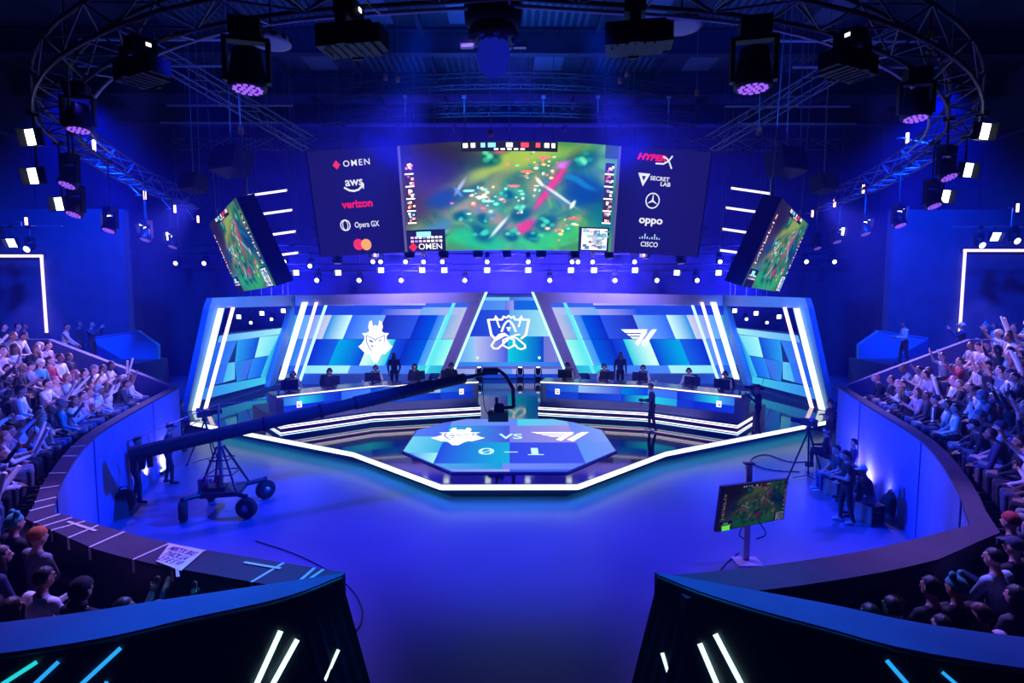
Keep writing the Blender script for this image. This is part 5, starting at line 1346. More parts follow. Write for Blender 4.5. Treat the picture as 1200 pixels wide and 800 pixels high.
def head_mesh(kind, m_):
    if (kind, m_.name) not in HGM: HGM[(kind, m_.name)] = HG[kind].mesh('hair_' + kind, m_)
    return HGM[(kind, m_.name)]
ey = MB()
for s in (-1, 1): ey.ball((s * .031, .083, .016), (.012, .007, .007), 8, 6)
EYEME = ey.mesh('eyes', EYE)
HP = MB()
for s in (-1, 1): HP.lathe([(.01, -.02), (.045, -.02), (.048, .02), (.01, .022)], 12, Matrix.Translation((s * .095, -.01, 0)) @ Matrix.Rotation(R(90), 4, 'Y'))
HP.path([V3(.1 * math.cos(a), -.01, .03 + .11 * math.sin(a)) for a in [R(x) for x in range(0, 181, 18)]], .012, 6)
HPME = HP.mesh('headphones', DARK)
def person(pose, loc, rz, skin, top, trousers, hair, label, group=None, hairm='dark', shoes=None, scale=1.0, eyes=True, extra=None):
    me, J = body(pose)
    o = link('person', me); o.location = loc; o.rotation_euler = (0, 0, rz); o.scale = (scale,) * 3
    for i, m_ in enumerate((SKINS[skin], CL[top], CL[trousers], shoes or SHOE)):
        o.material_slots[i].link = 'OBJECT'; o.material_slots[i].material = m_
    tag(o, label, 'person', group)
    T = Matrix.Translation(J['head']) @ J['hq']
    hm_ = hairm if not isinstance(hairm, str) else HAIRM.get(hairm) or CL[hairm]
    h = link({'cap': 'cap', 'beanie': 'beanie', 'hood': 'hood', 'plush': 'plush_hat'}.get(hair, 'hair'), head_mesh(hair, hm_), o); h.matrix_basis = T
    if hair in ('cap', 'beanie', 'plush') :
        g = link('hair', head_mesh('crop', HAIRM['dark']), o); g.matrix_basis = T
    if eyes:
        e = link('eyes', EYEME, o); e.matrix_basis = T
    if extra == 'headphones':
        e = link('headphones', HPME, o); e.matrix_basis = T @ Matrix.Translation((0, 0, 0)) 
    return o, J
def hand_point(o, J, c, d=.08):
    wr, hn = J['wrist' + c], J['hand' + c]; v = wr + (hn - wr).normalized() * d
    return o.matrix_basis @ v

# ---- spectators on the tiers
STICK = mat('inflatable_stick_white', (.78, .74, .8), .35)
SIGNW = mat('sign_card_pale', (.55, .7, .85), .7, noise=.05)
g = random.Random(21)
TOPS = ['white', 'lightblue', 'white', 'grey', 'lilac', 'black', 'navy', 'white', 'black', 'charcoal', 'grey', 'white', 'lightblue', 'navy', 'black', 'lilac', 'white', 'charcoal', 'beige', 'teal', 'red']
WORD = dict(black='black', navy='navy', white='white', grey='grey', lightblue='pale blue', charcoal='charcoal', red='red', beige='beige', teal='teal', lilac='lilac', orange='orange', denim='denim')
ACT = {'lap': 'hands in lap', 'clap': 'clapping', 'crossed': 'arms crossed', 'raised': 'both arms raised', 'phone': 'one hand held up', 'chin': 'chin on hand', 'sticks': 'with white sticks', 'leanfwd': 'leaning forward', 'onearm': 'one arm raised'}
HW = {'short': 'short hair', 'crop': 'cropped hair', 'long': 'long hair', 'bun': 'hair in a bun', 'cap': 'a cap', 'beanie': 'a beanie', 'hood': 'a hood up', 'plush': 'a plush eared hat'}
ROWN = ['front row', 'second row', 'third row', 'fourth row', 'fifth row', 'sixth row', 'seventh row', 'eighth row', 'ninth row', 'top row']
STICKME = MB().tube((0, 0, -.06), (0, 0, .56), .034, n=10).ball((0, 0, .56), (.034, .034, .02), 10, 5).ball((0, 0, -.06), (.034, .034, .02), 10, 5).mesh('inflatable_stick', STICK)
PHONEME = MB().box((0, 0, .05), (.075, .01, .15)).mesh('phone', DARK)
CARDME = MB().box((0, 0, .17), (.34, .012, .26)).mesh('sign_card', SIGNW)
def hold_item(me, name, o, J, c, label, cat, group, tiltx=0.0, tilty=0.0):
    it = link(name, me); it.location = hand_point(o, J, c, .085)
    it.rotation_euler = (o.rotation_euler[0] + tiltx, tilty, o.rotation_euler[2])
    return tag(it, label, cat, group)
def sitter(x, y, z, rz, side, row, pose=None, **kw):
    pose = pose or g.choice(['lap', 'lap', 'clap', 'clap', 'crossed', 'phone', 'chin', 'sticks', 'leanfwd', 'leanfwd', 'onearm', 'raised', 'lap'])
    top = kw.get('top') or g.choice(TOPS); hair = kw.get('hair') or g.choice(['short', 'short', 'crop', 'long', 'long', 'bun', 'cap', 'short', 'beanie', 'hood'])
    skin = g.choice([0, 0, 0, 1, 1, 2]); hm_ = kw.get('hairm') or (g.choice(['dark', 'dark', 'brown', 'brown', 'fair', 'pink'] if hair not in ('cap', 'beanie', 'hood') else ['black', 'white', 'navy', 'grey']))
    if hair == 'hood': hm_ = top
    lab = 'spectator in ' + WORD[top] + ' top, ' + HW[hair] + ', ' + ACT[pose] + ', ' + row + ', ' + side + ' side'
    tee = g.random() < .3
    o, J = person(('tee_' if tee else '') + pose, (x, y, z), rz, skin, top, g.choice(['denim', 'black', 'navy', 'charcoal', 'grey']), hair, lab, 'spectators in the stand on the ' + side + ' side', hm_, None, g.uniform(.95, 1.05))
    if pose == 'sticks':
        for c, ty in (('L', -.35), ('R', .4)): hold_item(STICKME, 'inflatable_stick', o, J, c, 'white inflatable cheering stick held up by a spectator, ' + row + ', ' + side + ' side', 'cheering stick', 'inflatable cheering sticks', -.35 + g.uniform(-.3, .2), ty)
    elif pose == 'phone': hold_item(PHONEME, 'phone', o, J, 'L', 'dark phone held up by a spectator, ' + row + ', ' + side + ' side', 'phone', 'phones held up')
    elif pose == 'crossed' and g.random() < .35: hold_item(CARDME, 'sign_card', o, J, 'L', 'pale cheering card held by a spectator, ' + row + ', ' + side + ' side', 'card', 'cheering cards')
    return o
def visible(p):
    """Whether a point lies in the picture with a margin."""
    c, s = math.cos(PITCH), math.sin(PITCH); z = p.z - CAM_H; d = p.y * c - z * s
    if d < 1: return False
    px, py = CX + F_PX * p.x / d, 400 - F_PX * (p.y * s + z * c) / d
    return -120 < px < 1320 and -20 < py < 900
for sx in (-1, 1):
    side = 'crane' if sx < 0 else 'monitor'
    for k in range(0, NT - 1):
        base = BARSMOOTH[sx][12:]
        ln = [Vector((p[0], p[1], 0)) for p in out(sx, base, .24 + (k + 1) * DEPTH + .16)]
        L = [0]
        for i in range(1, len(ln)): L.append(L[-1] + (ln[i] - ln[i-1]).length)
        s_ = .35 + .2 * (k % 2)
        while s_ < L[-1] - .35:
            j = max(i for i in range(len(L)) if L[i] <= s_); j = min(j, len(ln) - 2)
            p = ln[j].lerp(ln[j+1], (s_ - L[j]) / (L[j+1] - L[j])); s_ += g.uniform(.5, .6)
            if g.random() < .05: continue
            p.z = Z0 + (k + 1) * RISE
            if not visible(p + V3(0, 0, .8)): continue
            if p.y > 18.0 and k > 6: continue
            d = (ln[j+1] - ln[j]).normalized(); nrm = V3(-d.y, d.x, 0)          # points outward on one side, inward on the other
            if nrm.x * sx > 0: nrm = -nrm
            tgt = (V3(0, 21, 0) - V3(p.x, p.y, 0)).normalized(); fdir = (nrm * .75 + tgt * .5).normalized()
            sitter(p.x, p.y, p.z, math.atan2(-fdir.x, fdir.y) + g.uniform(-.2, .2), side, ROWN[k])

# ------------------------------------------------------------------ players, chairs, monitors
def make_chair():
    t = thing('gaming_chair', '', 'chair')
    for q in range(5):
        a = 2 * math.pi * q / 5; MB().tube((0, 0, .1), (.3 * math.cos(a), .3 * math.sin(a), .07), .025, .02, 6).build('base_leg', DARK, t)
        MB().ball((.3 * math.cos(a), .3 * math.sin(a), .035), .033, 8, 6).build('caster', DARK, t)
    MB().tube((0, 0, .1), (0, 0, .4), .035, n=8).build('gas_column', DARK, t)
    MB().ball((0, 0.02, .43), (.27, .27, .05), 14, 6).build('seat', CL['black'], t)
    m = MB(); m.hexa([V3(-.24, -.2, .45), V3(.24, -.2, .45), V3(.26, -.26, .85), V3(.18, -.29, 1.1), V3(-.18, -.29, 1.1), V3(-.26, -.26, .85)], [V3(-.24, -.29, .45), V3(.24, -.29, .45), V3(.26, -.35, .85), V3(.18, -.37, 1.1), V3(-.18, -.37, 1.1), V3(-.26, -.35, .85)]); m.build('backrest', CL['black'], t)
    MB().ball((0, -.25, 1.0), (.13, .05, .07), 12, 7).build('head_pillow', CL['charcoal'], t)
    for s in (-1, 1):
        MB().tube((s * .28, -.05, .43), (s * .28, -.05, .66), .02, n=6).box((s * .28, 0, .67), (.07, .26, .03)).build('armrest', DARK, t)
    return t
def make_monitor():
    t = thing('monitor', '', 'monitor')
    MB().box((0, 0, .008), (.22, .16, .016)).build('foot', DARK, t)
    MB().box((0, .02, .1), (.05, .03, .19)).build('neck', DARK, t)
    MB().box((0, 0, .27), (.58, .03, .34)).build('panel', DARK, t)
    MB().box((0, .017, .27), (.55, .006, .31)).build('display', glow('game_monitor', (.4, .42, .75), 5.0), t)
    MB().box((0, -.018, .27), (.2, .012, .12)).build('rear_cover', BLACK, t)
    return t
def make_keyboard():
    t = thing('keyboard', '', 'keyboard'); MB().box((0, 0, .012), (.38, .14, .024)).build('case', DARK, t); MB().box((0, 0, .027), (.35, .11, .01)).build('keys', BLACK, t); return t
CH, MO, KB = make_chair(), make_monitor(), make_keyboard()
NTH = ['innermost', 'second', 'middle', 'fourth', 'outermost']
spec = {-1: [('black', 'short', 'brown'), ('black', 'long', 'dark'), ('white', 'crop', 'brown'), ('black', 'hood', 'charcoal'), ('white', 'hood', 'lilac')],
         1: [('white', 'short', 'dark'), ('white', 'short', 'dark'), ('white', 'short', 'dark'), ('white', 'short', 'dark'), ('white', 'crop', 'dark')]}
for sx in (-1, 1):
    L = [Vector((*p, 0)) for p in mirror(DA, sx)]
    scr_ = 'warrior mask screen' if sx < 0 else 'winged emblem screen'
    for q, px in enumerate((69, 112, 158, 213, 256)):
        bear = sx * px / F_PX
        # the point of the desk line (moved back by the seat distance) on this bearing
        def on(d):
            l = [Vector((p.x, p.y, 0)) for p in offset_line([(v.x, v.y) for v in L], d if sx > 0 else -d)]
            for i in range(2):
                a, b = l[i], l[i+1]; fa, fb = a.x - bear * a.y, b.x - bear * b.y
                if fa * fb <= 0: return a.lerp(b, fa / (fa - fb)), (b - a).normalized()
            i = 1; a, b = l[1], l[2]; fa, fb = a.x - bear * a.y, b.x - bear * b.y
            return a.lerp(b, fa / (fa - fb)), (b - a).normalized()
        seat, d = on(1.62); n = V3(-d.y, d.x, 0) * sx                  # n points to the rear
        if n.y < 0: n = -n
        face = -n; rz = math.atan2(-face.x, face.y)
        c = copy_tree(CH); c.location = (seat.x, seat.y, PLAT); c.rotation_euler = (0, 0, rz)
        tag(c, 'black gaming chair, ' + NTH[q] + ' seat at the desk below the ' + scr_, 'chair', 'gaming chairs')
        top, hair, hm_ = spec[sx][q]
        person('type', (seat.x, seat.y, PLAT + .47), rz, 0 if q % 2 else 1, top, 'black', hair, 'player in ' + top + ' top wearing headphones, ' + NTH[q] + ' seat below the ' + scr_, 'players at the desks', hm_, None, 1.0, True, 'headphones')
        mp, d2 = on(.5); side_off = d2 * (.12 * sx * (1 if q % 2 else -1))
        m_ = copy_tree(MO); m_.location = (mp.x + side_off.x - n.x * .02, mp.y + side_off.y - n.y * .02, DTOP); m_.rotation_euler = (0, 0, rz + math.pi + (R(8) if q % 2 else R(-6)))
        tag(m_, 'black monitor seen from behind, ' + NTH[q] + ' place below the ' + scr_, 'monitor', 'player monitors')
        kp, _ = on(.8); k_ = copy_tree(KB); k_.location = (kp.x, kp.y, DTOP); k_.rotation_euler = (0, 0, rz)
        tag(k_, 'black keyboard, ' + NTH[q] + ' place below the ' + scr_, 'keyboard', 'player keyboards')
        if q % 2 == 0:
            bp_, _ = on(.35); bp_ = bp_ + d2 * .5
            t = thing('bottle', 'small drink bottle beside the ' + NTH[q] + ' monitor below the ' + scr_, 'bottle', (bp_.x, bp_.y, DTOP), 0, 'drink bottles on the desks')
            MB().lathe([(.03, 0), (.034, .01), (.034, .15), (.014, .19), (.014, .2)], 10).build('body', CL['white'], t); MB().tube((0, 0, .2), (0, 0, .225), .017, n=8).build('cap', CL['black'], t)
for t in (CH, MO, KB):
    for c in list(t.children_recursive): bpy.data.objects.remove(c)
    bpy.data.objects.remove(t)
# coaches behind the players
p = at(462, 430, 24.6); person('deskstand', (p.x, 24.6, PLAT), R(190), 2, 'black', 'black', 'long', 'coach in black standing between players below the warrior mask screen', None, 'dark')
p = at(727, 430, 24.6); person('stand', (p.x, 24.6, PLAT), R(180), 1, 'navy', 'black', 'long', 'coach in navy with long hair standing below the winged emblem screen', None, 'dark')
# floor moving heads in front of the centre screen
for px in (487, 561.5, 609.5, 630.5, 695):
    b = at(px, 443, 32.2); b.z = SZ
    t = thing('floor_moving_head', 'dark moving head light standing on the deck before the centre screen', 'light', b, 0, 'moving heads on the deck')
    MB().box((0, 0, .09), (.34, .3, .18)).build('base_box', BLACK, t)
    MB().box((-.19, 0, .38), (.05, .14, .44)).build('yoke_arm', BLACK, t); MB().box((.19, 0, .38), (.05, .14, .44)).build('yoke_arm', BLACK, t)
    MB().lathe([(.08, -.2), (.14, -.14), (.15, .14), (.12, .2)], 12, Matrix.Translation((0, 0, .52))).build('head', BLACK, t)
    MB().tube((0, -.02, .715), (0, -.02, .735), .11, n=12).build('lens', COOL, t)
for sx in (-1, 1):
    for q, (px, py) in enumerate(((276, 457), (305, 449))):
        b = at_z(px if sx < 0 else 2 * CX - px, py + 4, SZ); b.z = SZ
        t = thing('floor_moving_head', ('inner' if q else 'outer') + ' dark moving head on the deck below the wing panel, ' + ('crane' if sx < 0 else 'monitor') + ' side', 'light', b, R(20), 'moving heads by the wing panels')
        MB().box((0, 0, .09), (.36, .3, .18)).build('base_box', BLACK, t)
        for s in (-1, 1): MB().box((s * .19, 0, .36), (.05, .14, .4)).build('yoke_arm', BLACK, t)
        MB().lathe([(.08, -.2), (.15, -.14), (.16, .14), (.12, .2)], 12, Matrix.Translation((0, 0, .48)) @ Matrix.Rotation(R(50), 4, 'X')).build('head', BLACK, t)
        MB().tube((0, -.15, .6), (0, -.17, .62), .1, n=12).build('lens', COOL, t)

# ------------------------------------------------------------------ crew on stage
o, J = person('hold', at_z(764, 505, SZ), R(80), 0, 'navy', 'black', 'short', 'crew man in dark clothes walking on stage holding a handheld device', None, 'dark', SHOEW)
h = (hand_point(o, J, 'L', .1) + hand_point(o, J, 'R', .1)) / 2
t = thing('handheld_gimbal', 'small dark gimbal camera in the hands of the crew man on stage', 'camera', h); MB().box((0, 0, 0), (.1, .16, .09), .9).build('camera_body', DARK, t); MB().tube((0, 0, -.05), (0, 0, -.18), .015, n=6).build('grip', DARK, t)
b = at_z(888, 508, SZ); o, J = person('camera', b, R(62), 1, 'black', 'black', 'cap', 'camera operator in black with a shoulder camera at the desk end on stage', None, 'black')
cb = o.matrix_basis @ (J['head'] + V3(.2, .1, -.02))
t = thing('shoulder_camera', 'black shoulder camera carried by the stage operator', 'camera', cb, R(62))
MB().box((0, 0, 0), (.13, .34, .17)).build('camera_body', DARK, t); MB().lathe([(.05, 0), (.06, .05), (.055, .16), (.065, .18)], 12, Matrix.Translation((0, .17, 0)) @ Matrix.Rotation(R(-90), 4, 'X')).build('lens_barrel', BLACK, t)
MB().tube((0, .35, 0), (0, .353, 0), .045, n=12).build('lens_glass', LENS, t); MB().box((0, -.02, .12), (.03, .22, .03)).build('handle', DARK, t); MB().box((0, -.24, .0), (.1, .14, .14)).build('battery', BLACK, t); MB().tube((.04, -.2, .08), (.04, -.28, .42), .008, n=6).build('aerial', BLACK, t)
# floor crew
def crew(pose, px, py, rz, skin, top, tr, hair, label, hm_='dark', z=0.0, sc=1.0, shoes=None):
    p = at_z(px, py, z); p.z = z
    return person(pose, p, R(rz), skin, top, tr, hair, label, None, hm_, shoes, sc)
crew('tee_crossed_s', 972, 526, 40, 1, 'charcoal', 'black', 'short', 'man in dark jacket standing against the barrier end near the tripod camera')
crew('tee_hold', 992, 613, 75, 0, 'black', 'black', 'short', 'crew woman in black tee standing near the barrier on the monitor side', 'dark', 0, 1.0, SHOEW)
crew('stand', 214, 528, -60, 2, 'black', 'black', 'short', 'tall man in black standing at the stage corner behind the crane')
crew('hold', 200, 566, -70, 0, 'charcoal', 'black', 'cap', 'crane operator in a dark cap behind the crane tail', 'black')
crew('hold', 163, 588, -75, 1, 'black', 'black', 'short', 'crew man in black leaning at the crane tail beside the lit barrier')
def stool(p, label):
    t = thing('equipment_case', label, 'case', (p.x, p.y, 0), .3)
    MB().box((0, 0, .22), (.42, .42, .4)).build('shell', BLACK, t)
    for a in (-1, 1): MB().box((a * .2, 0, .22), (.03, .44, .42)).build('edge_band', STEEL, t)
    MB().box((0, -.215, .28), (.14, .02, .03)).build('handle', STEEL, t)
for px, py, rz, pose, top, tr, hair, lab in ((980, 580, 80, 'tee_lap', 'charcoal', 'denim', 'short', 'seated crew man in pale jeans beside the standing woman in black'), (1000, 570, 70, 'lap', 'navy', 'black', 'short', 'seated crew man in navy close behind the tripod camera'),
                                            (1008, 592, 75, 'leanfwd', 'black', 'black', 'crop', 'seated crew member in black bent forward by the barrier'), (1020, 611, 75, 'chin', 'charcoal', 'grey', 'cap', 'seated crew member in a cap by the barrier light'), (970, 552, 60, 'type', 'black', 'black', 'short', 'seated camera assistant in black by the stage corner')):
    p = at_z(px, py, 0); p.z = .43
    stool(p, 'black flight case under the ' + lab.split('seated ')[1].split(' beside')[0].split(' close')[0].split(' by the')[0].split(' bent')[0]); person(pose, p, R(rz), g.choice([0, 1]), top, tr, hair, lab, None, 'dark' if hair != 'cap' else 'white', SHOEW if tr == 'denim' else None)

# ------------------------------------------------------------------ camera crane
base = at_z(262, 596, 0)
cr = thing('camera_crane', 'long black camera crane on a four-wheeled dolly reaching over the stage', 'camera crane', (base.x, base.y, 0))
WB = [(-.55, -.75), (.85, -.55), (.75, .75), (-.6, .6)]
for i, (dx, dy) in enumerate(WB):
    w_ = base + V3(dx, dy, 0); a = V3(math.cos(.5 + i), math.sin(.5 + i), 0)
    wh = MB().lathe([(.08, -.09), (.2, -.1), (.25, -.06), (.25, .06), (.2, .1), (.08, .09)], 18, Matrix.Translation(w_ + V3(0, 0, .25)) @ a.to_track_quat('Z', 'Y').to_matrix().to_4x4()).build('wheel', mat('tyre_rubber', (.015, .015, .017), .8), cr, True)
    MB().lathe([(.01, -.095), (.09, -.095), (.09, .095), (.01, .095)], 12, Matrix.Translation(w_ + V3(0, 0, .25)) @ a.to_track_quat('Z', 'Y').to_matrix().to_4x4()).build('hub', STEEL, wh, True)
    MB().tube(w_ + V3(0, 0, .3), w_ + V3(0, 0, .58), .05, n=8).build('wheel_fork', BLACK, cr, True)
    MB().tube(w_ + V3(0, 0, .52), base + V3(dx * .3, dy * .3, .52), .06, n=8).build('outrigger', DKSTEEL, cr, True)
MB().box(base + V3(.05, 0, .5), (.9, .8, .12), .2).build('dolly_deck', DKSTEEL, cr, True)
MB().box(base + V3(-.1, -.15, .6), (.5, .35, .1), .2).build('battery_tray', BLACK, cr, True)
piv = at(258, 508, base.y + .1)
for i in range(4):
    dx, dy = WB[i]; MB().tube(base + V3(dx * .62, dy * .62, .55), piv + V3(dx * .08, dy * .08, -.3), .03, n=6).build('tower_leg', DKSTEEL, cr, True)
for zz in (.95, 1.3):
    P = [base.lerp(piv, 0) + V3(dx * (.62 - .4 * (zz - .5)), dy * (.62 - .4 * (zz - .5)), zz) for dx, dy in WB]
    for i in range(4): MB().tube(P[i], P[(i + 1) % 4], .018, n=6).build('tower_brace', DKSTEEL, cr, True)
MB().tube(V3(piv.x, piv.y, .55), piv, .055, n=10).build('column', STEEL, cr, True)
MB().lathe([(.12, -.15), (.14, -.1), (.14, .05), (.1, .1)], 14, Matrix.Translation(piv)).build('pan_bearing', BLACK, cr, True)
tip = at(566, 438, 18.6); tail = piv + (piv - tip).normalized() * 1.9
d = (tip - tail).normalized()
PAD = mat('black_padded_wrap', (.01, .01, .014), .8, noise=.3, nscale=6, bump=.3)
q0, q1, q2 = tail.lerp(tip, .12), tail.lerp(tip, .55), tail.lerp(tip, .8)
MB().path([tail, q0, q1], .17, 10).build('boom_rear', PAD, cr, True)
MB().path([q1 - d * .02, q2], .2, 10).build('boom_sleeve', PAD, cr, True)
MB().path([q2 - d * .02, tip - d * .75], .17, 10).build('boom_front', PAD, cr, True)
for u in (.3, .45, .6, .7, .8): c_ = tail.lerp(tip, u); MB().tube(c_ - d * .03, c_ + d * .03, .205, n=12).build('strap', CL['black'], cr, True)
MB().path([tail + V3(0, 0, .32), piv + V3(0, 0, .75), tail.lerp(tip, .8) + V3(0, 0, .14)], .012, 6).build('stay_cable', STEEL, cr, True)
MB().tube(piv, piv + V3(0, 0, .75), .03, n=6).build('king_post', STEEL, cr, True)
for s in range(3): MB().box(tail + d * (.1 + .16 * s) + V3(0, 0, -.22), (.12, .36, .3), .5).build('counterweight', BLACK, cr, True)
MB().tube(tip - d * .78, tip, .06, n=8).build('boom_nose', BLACK, cr, True)
k1 = at(601, 455, 18.6); k2 = at(602, 477, 18.6); hc = at(585, 478, 18.5)
nh = MB().path([tip, at(585, 434, 18.6), at(592, 440, 18.6), k1, k2], .07, 8).build('drop_arm', BLACK, cr, True)
MB().box(tip + V3(.25, 0, .1), (.5, .24, .22), 0).build('nose_plate', BLACK, cr, True)
MB().lathe([(.05, -.18), (.17, -.14), (.17, .14), (.05, .18)], 14, Matrix.Translation(hc) @ Matrix.Rotation(R(90), 4, 'Y')).build('remote_head', BLACK, cr, True)
MB().tube(k2, hc, .06, n=8).build('head_axle', BLACK, cr, True)
MB().box(at(584, 487, 18.45), (.66, .5, .3)).build('camera_box', DARK, cr, True)
MB().box(at(582, 469, 18.5), (.1, .1, .2)).build('tally_post', BLACK, cr, True)
MB().lathe([(.08, 0), (.1, .1), (.1, .22)], 12, Matrix.Translation(at(575, 483, 18.3)) @ Matrix.Rotation(R(90), 4, 'X')).build('lens', BLACK, cr, True)
MB().path(smooth([at(566, 443, 18.5), at(566, 462, 18.5), at(569, 480, 18.45), at(577, 488, 18.3), at(588, 484, 18.25)], 5), .014, 5).build('loop_cable', CABLE, cr, True)
MB().box(base + V3(-.35, -.2, .72), (.22, .2, .3), .4).build('draped_towel', mat('pink_towel', (.5, .12, .32), .9, noise=.2, nscale=20), cr, True)
MB().tube(base + V3(.02, -.2, .62), base + V3(.02, -.2, .95), .05, n=8).build('red_bottle', CL['red'], cr, True)

# ------------------------------------------------------------------ tripod camera, floor monitor, cables
def tripod_camera(c, rz, label, hgt=1.45):
    t = thing('tripod_camera', label, 'camera', (c.x, c.y, 0), rz)
    for q in range(3):
        a = 2 * math.pi * q / 3 + .4; f0 = V3(.55 * math.cos(a), .55 * math.sin(a), .02)
        lg = MB().tube((0, 0, hgt - .15), f0, .03, .022, 6).build('tripod_leg', BLACK, t); MB().tube(f0 - V3(0, 0, .02), f0 + V3(0, 0, .03), .035, n=8).build('rubber_foot', CABLE, lg)
        MB().tube(V3(0, 0, .12), f0 * .75 + V3(0, 0, .03), .012, n=6).build('spreader', BLACK, t)
    MB().lathe([(.07, 0), (.1, .04), (.06, .12)], 12, Matrix.Translation((0, 0, hgt - .16))).build('fluid_head', DARK, t)
    MB().box((0, 0, hgt + .08), (.16, .42, .2)).build('camera_body', DARK, t)
    MB().lathe([(.055, 0), (.075, .04), (.07, .26), (.085, .3)], 14, Matrix.Translation((0, .2, hgt + .08)) @ Matrix.Rotation(R(-90), 4, 'X')).build('lens_barrel', BLACK, t)
    MB().box((-.1, -.14, hgt + .2), (.16, .1, .11)).build('viewfinder', CL['grey'], t)
    for s in (-1, 1): MB().tube((s * .05, -.15, hgt - .1), (s * .22, -.5, hgt - .2), .014, n=6).build('pan_handle', BLACK, t)
    return t
tripod_camera(at_z(946, 562, 0), R(35), 'studio camera on a black tripod at the stage corner, monitor side', 1.6)
tripod_camera(at_z(243, 541, 0), R(-45), 'studio camera on a black tripod behind the crane column', 1.5)
fm = thing('floor_monitor', 'large flat monitor on a pale floor stand showing the match', 'monitor', at_z(866, 667, 0))
TL, BLq, TR_, BR_ = at(848, 571, 10.3), at(841, 623, 10.3), at(923, 562, 11.0), at(918, 608, 11.0)
n = (BR_ - BLq).cross(TL - BLq).normalized()
if n.y > 0: n = -n
c4 = [BLq, BR_, TR_, TL]; ctr = sum(c4, V3(0, 0, 0)) / 4
MB().hexa([p + (p - ctr).normalized() * .03 for p in c4], [p + (p - ctr).normalized() * .03 - n * .07 for p in c4]).build('housing', DARK, fm, True)
game_screen('match_picture', lambda u, v: BLq.lerp(BR_, u).lerp(TL.lerp(TR_, u), v), fm, 64, 36, SCR_TV, .55, True)
ft = at_z(866, 667, 0); st_top = V3(ctr.x, ctr.y, 1.95) - n * .16
PALE = mat('pale_stand_metal', (.6, .5, .55), .45, .3)
m = MB(); m.hexa([V3(ctr.x - .06, ctr.y + .24, .03), V3(ctr.x + .06, ctr.y + .24, .03), V3(ctr.x + .06, ctr.y + .32, .03), V3(ctr.x - .06, ctr.y + .32, .03)], [V3(ctr.x - .06, ctr.y + .24, 2.0), V3(ctr.x + .06, ctr.y + .24, 2.0), V3(ctr.x + .06, ctr.y + .32, 2.0), V3(ctr.x - .06, ctr.y + .32, 2.0)]); m.build('post', PALE, fm, True)
MB().box((ctr.x, ctr.y + .28, 2.01), (.2, .1, .03)).build('post_cap', DARK, fm, True)
MB().box((ctr.x, ctr.y + .2, 0.02), (.5, .4, .035)).build('foot_plate', PALE, fm, True)
MB().box(ctr - n * .12, (.3, .1, .3), math.atan2((BR_ - BLq).y, (BR_ - BLq).x)).build('wall_plate', DARK, fm, True)
gq = BLq.lerp(BR_, .09) + n * .05; gu = (BR_ - BLq).normalized() * .1; gv = V3(0, 0, .055)
MB().add([gq - gu + gv * .3, gq + gu + gv * .3, gq + gu + gv * 2, gq - gu + gv * 2], [(0, 1, 2, 3)]).build('green_tag', glow('tag_green', (.12, .75, .03), 1.0, False), fm, True)
for s in (-1, 1): MB().path(smooth([ctr + V3(s * .12, .05, -.35), ctr + V3(s * .26, .0, -.6), ctr + V3(s * .12, .1, -.75)], 4), .012, 5).build('hanging_cable', CABLE, fm, True)
def cable(pts, label, r=.014):
    P = [at_z(px, py, .014) for px, py in pts]; tag(MB().path(smooth(P, 6), r, 5).build('floor_cable', CABLE), label, 'cable')
cable([(300, 633), (345, 648), (385, 668), (412, 690), (424, 712), (422, 732), (410, 745)], 'black cable lying across the floor from the crane to the aisle wall')
cable([(952, 541), (925, 541), (900, 533), (884, 536), (882, 543), (905, 551), (938, 553)], 'black cable looped on the floor beside the tripod camera')
cable([(866, 648), (850, 662), (838, 678)], 'short black cable behind the floor monitor stand')
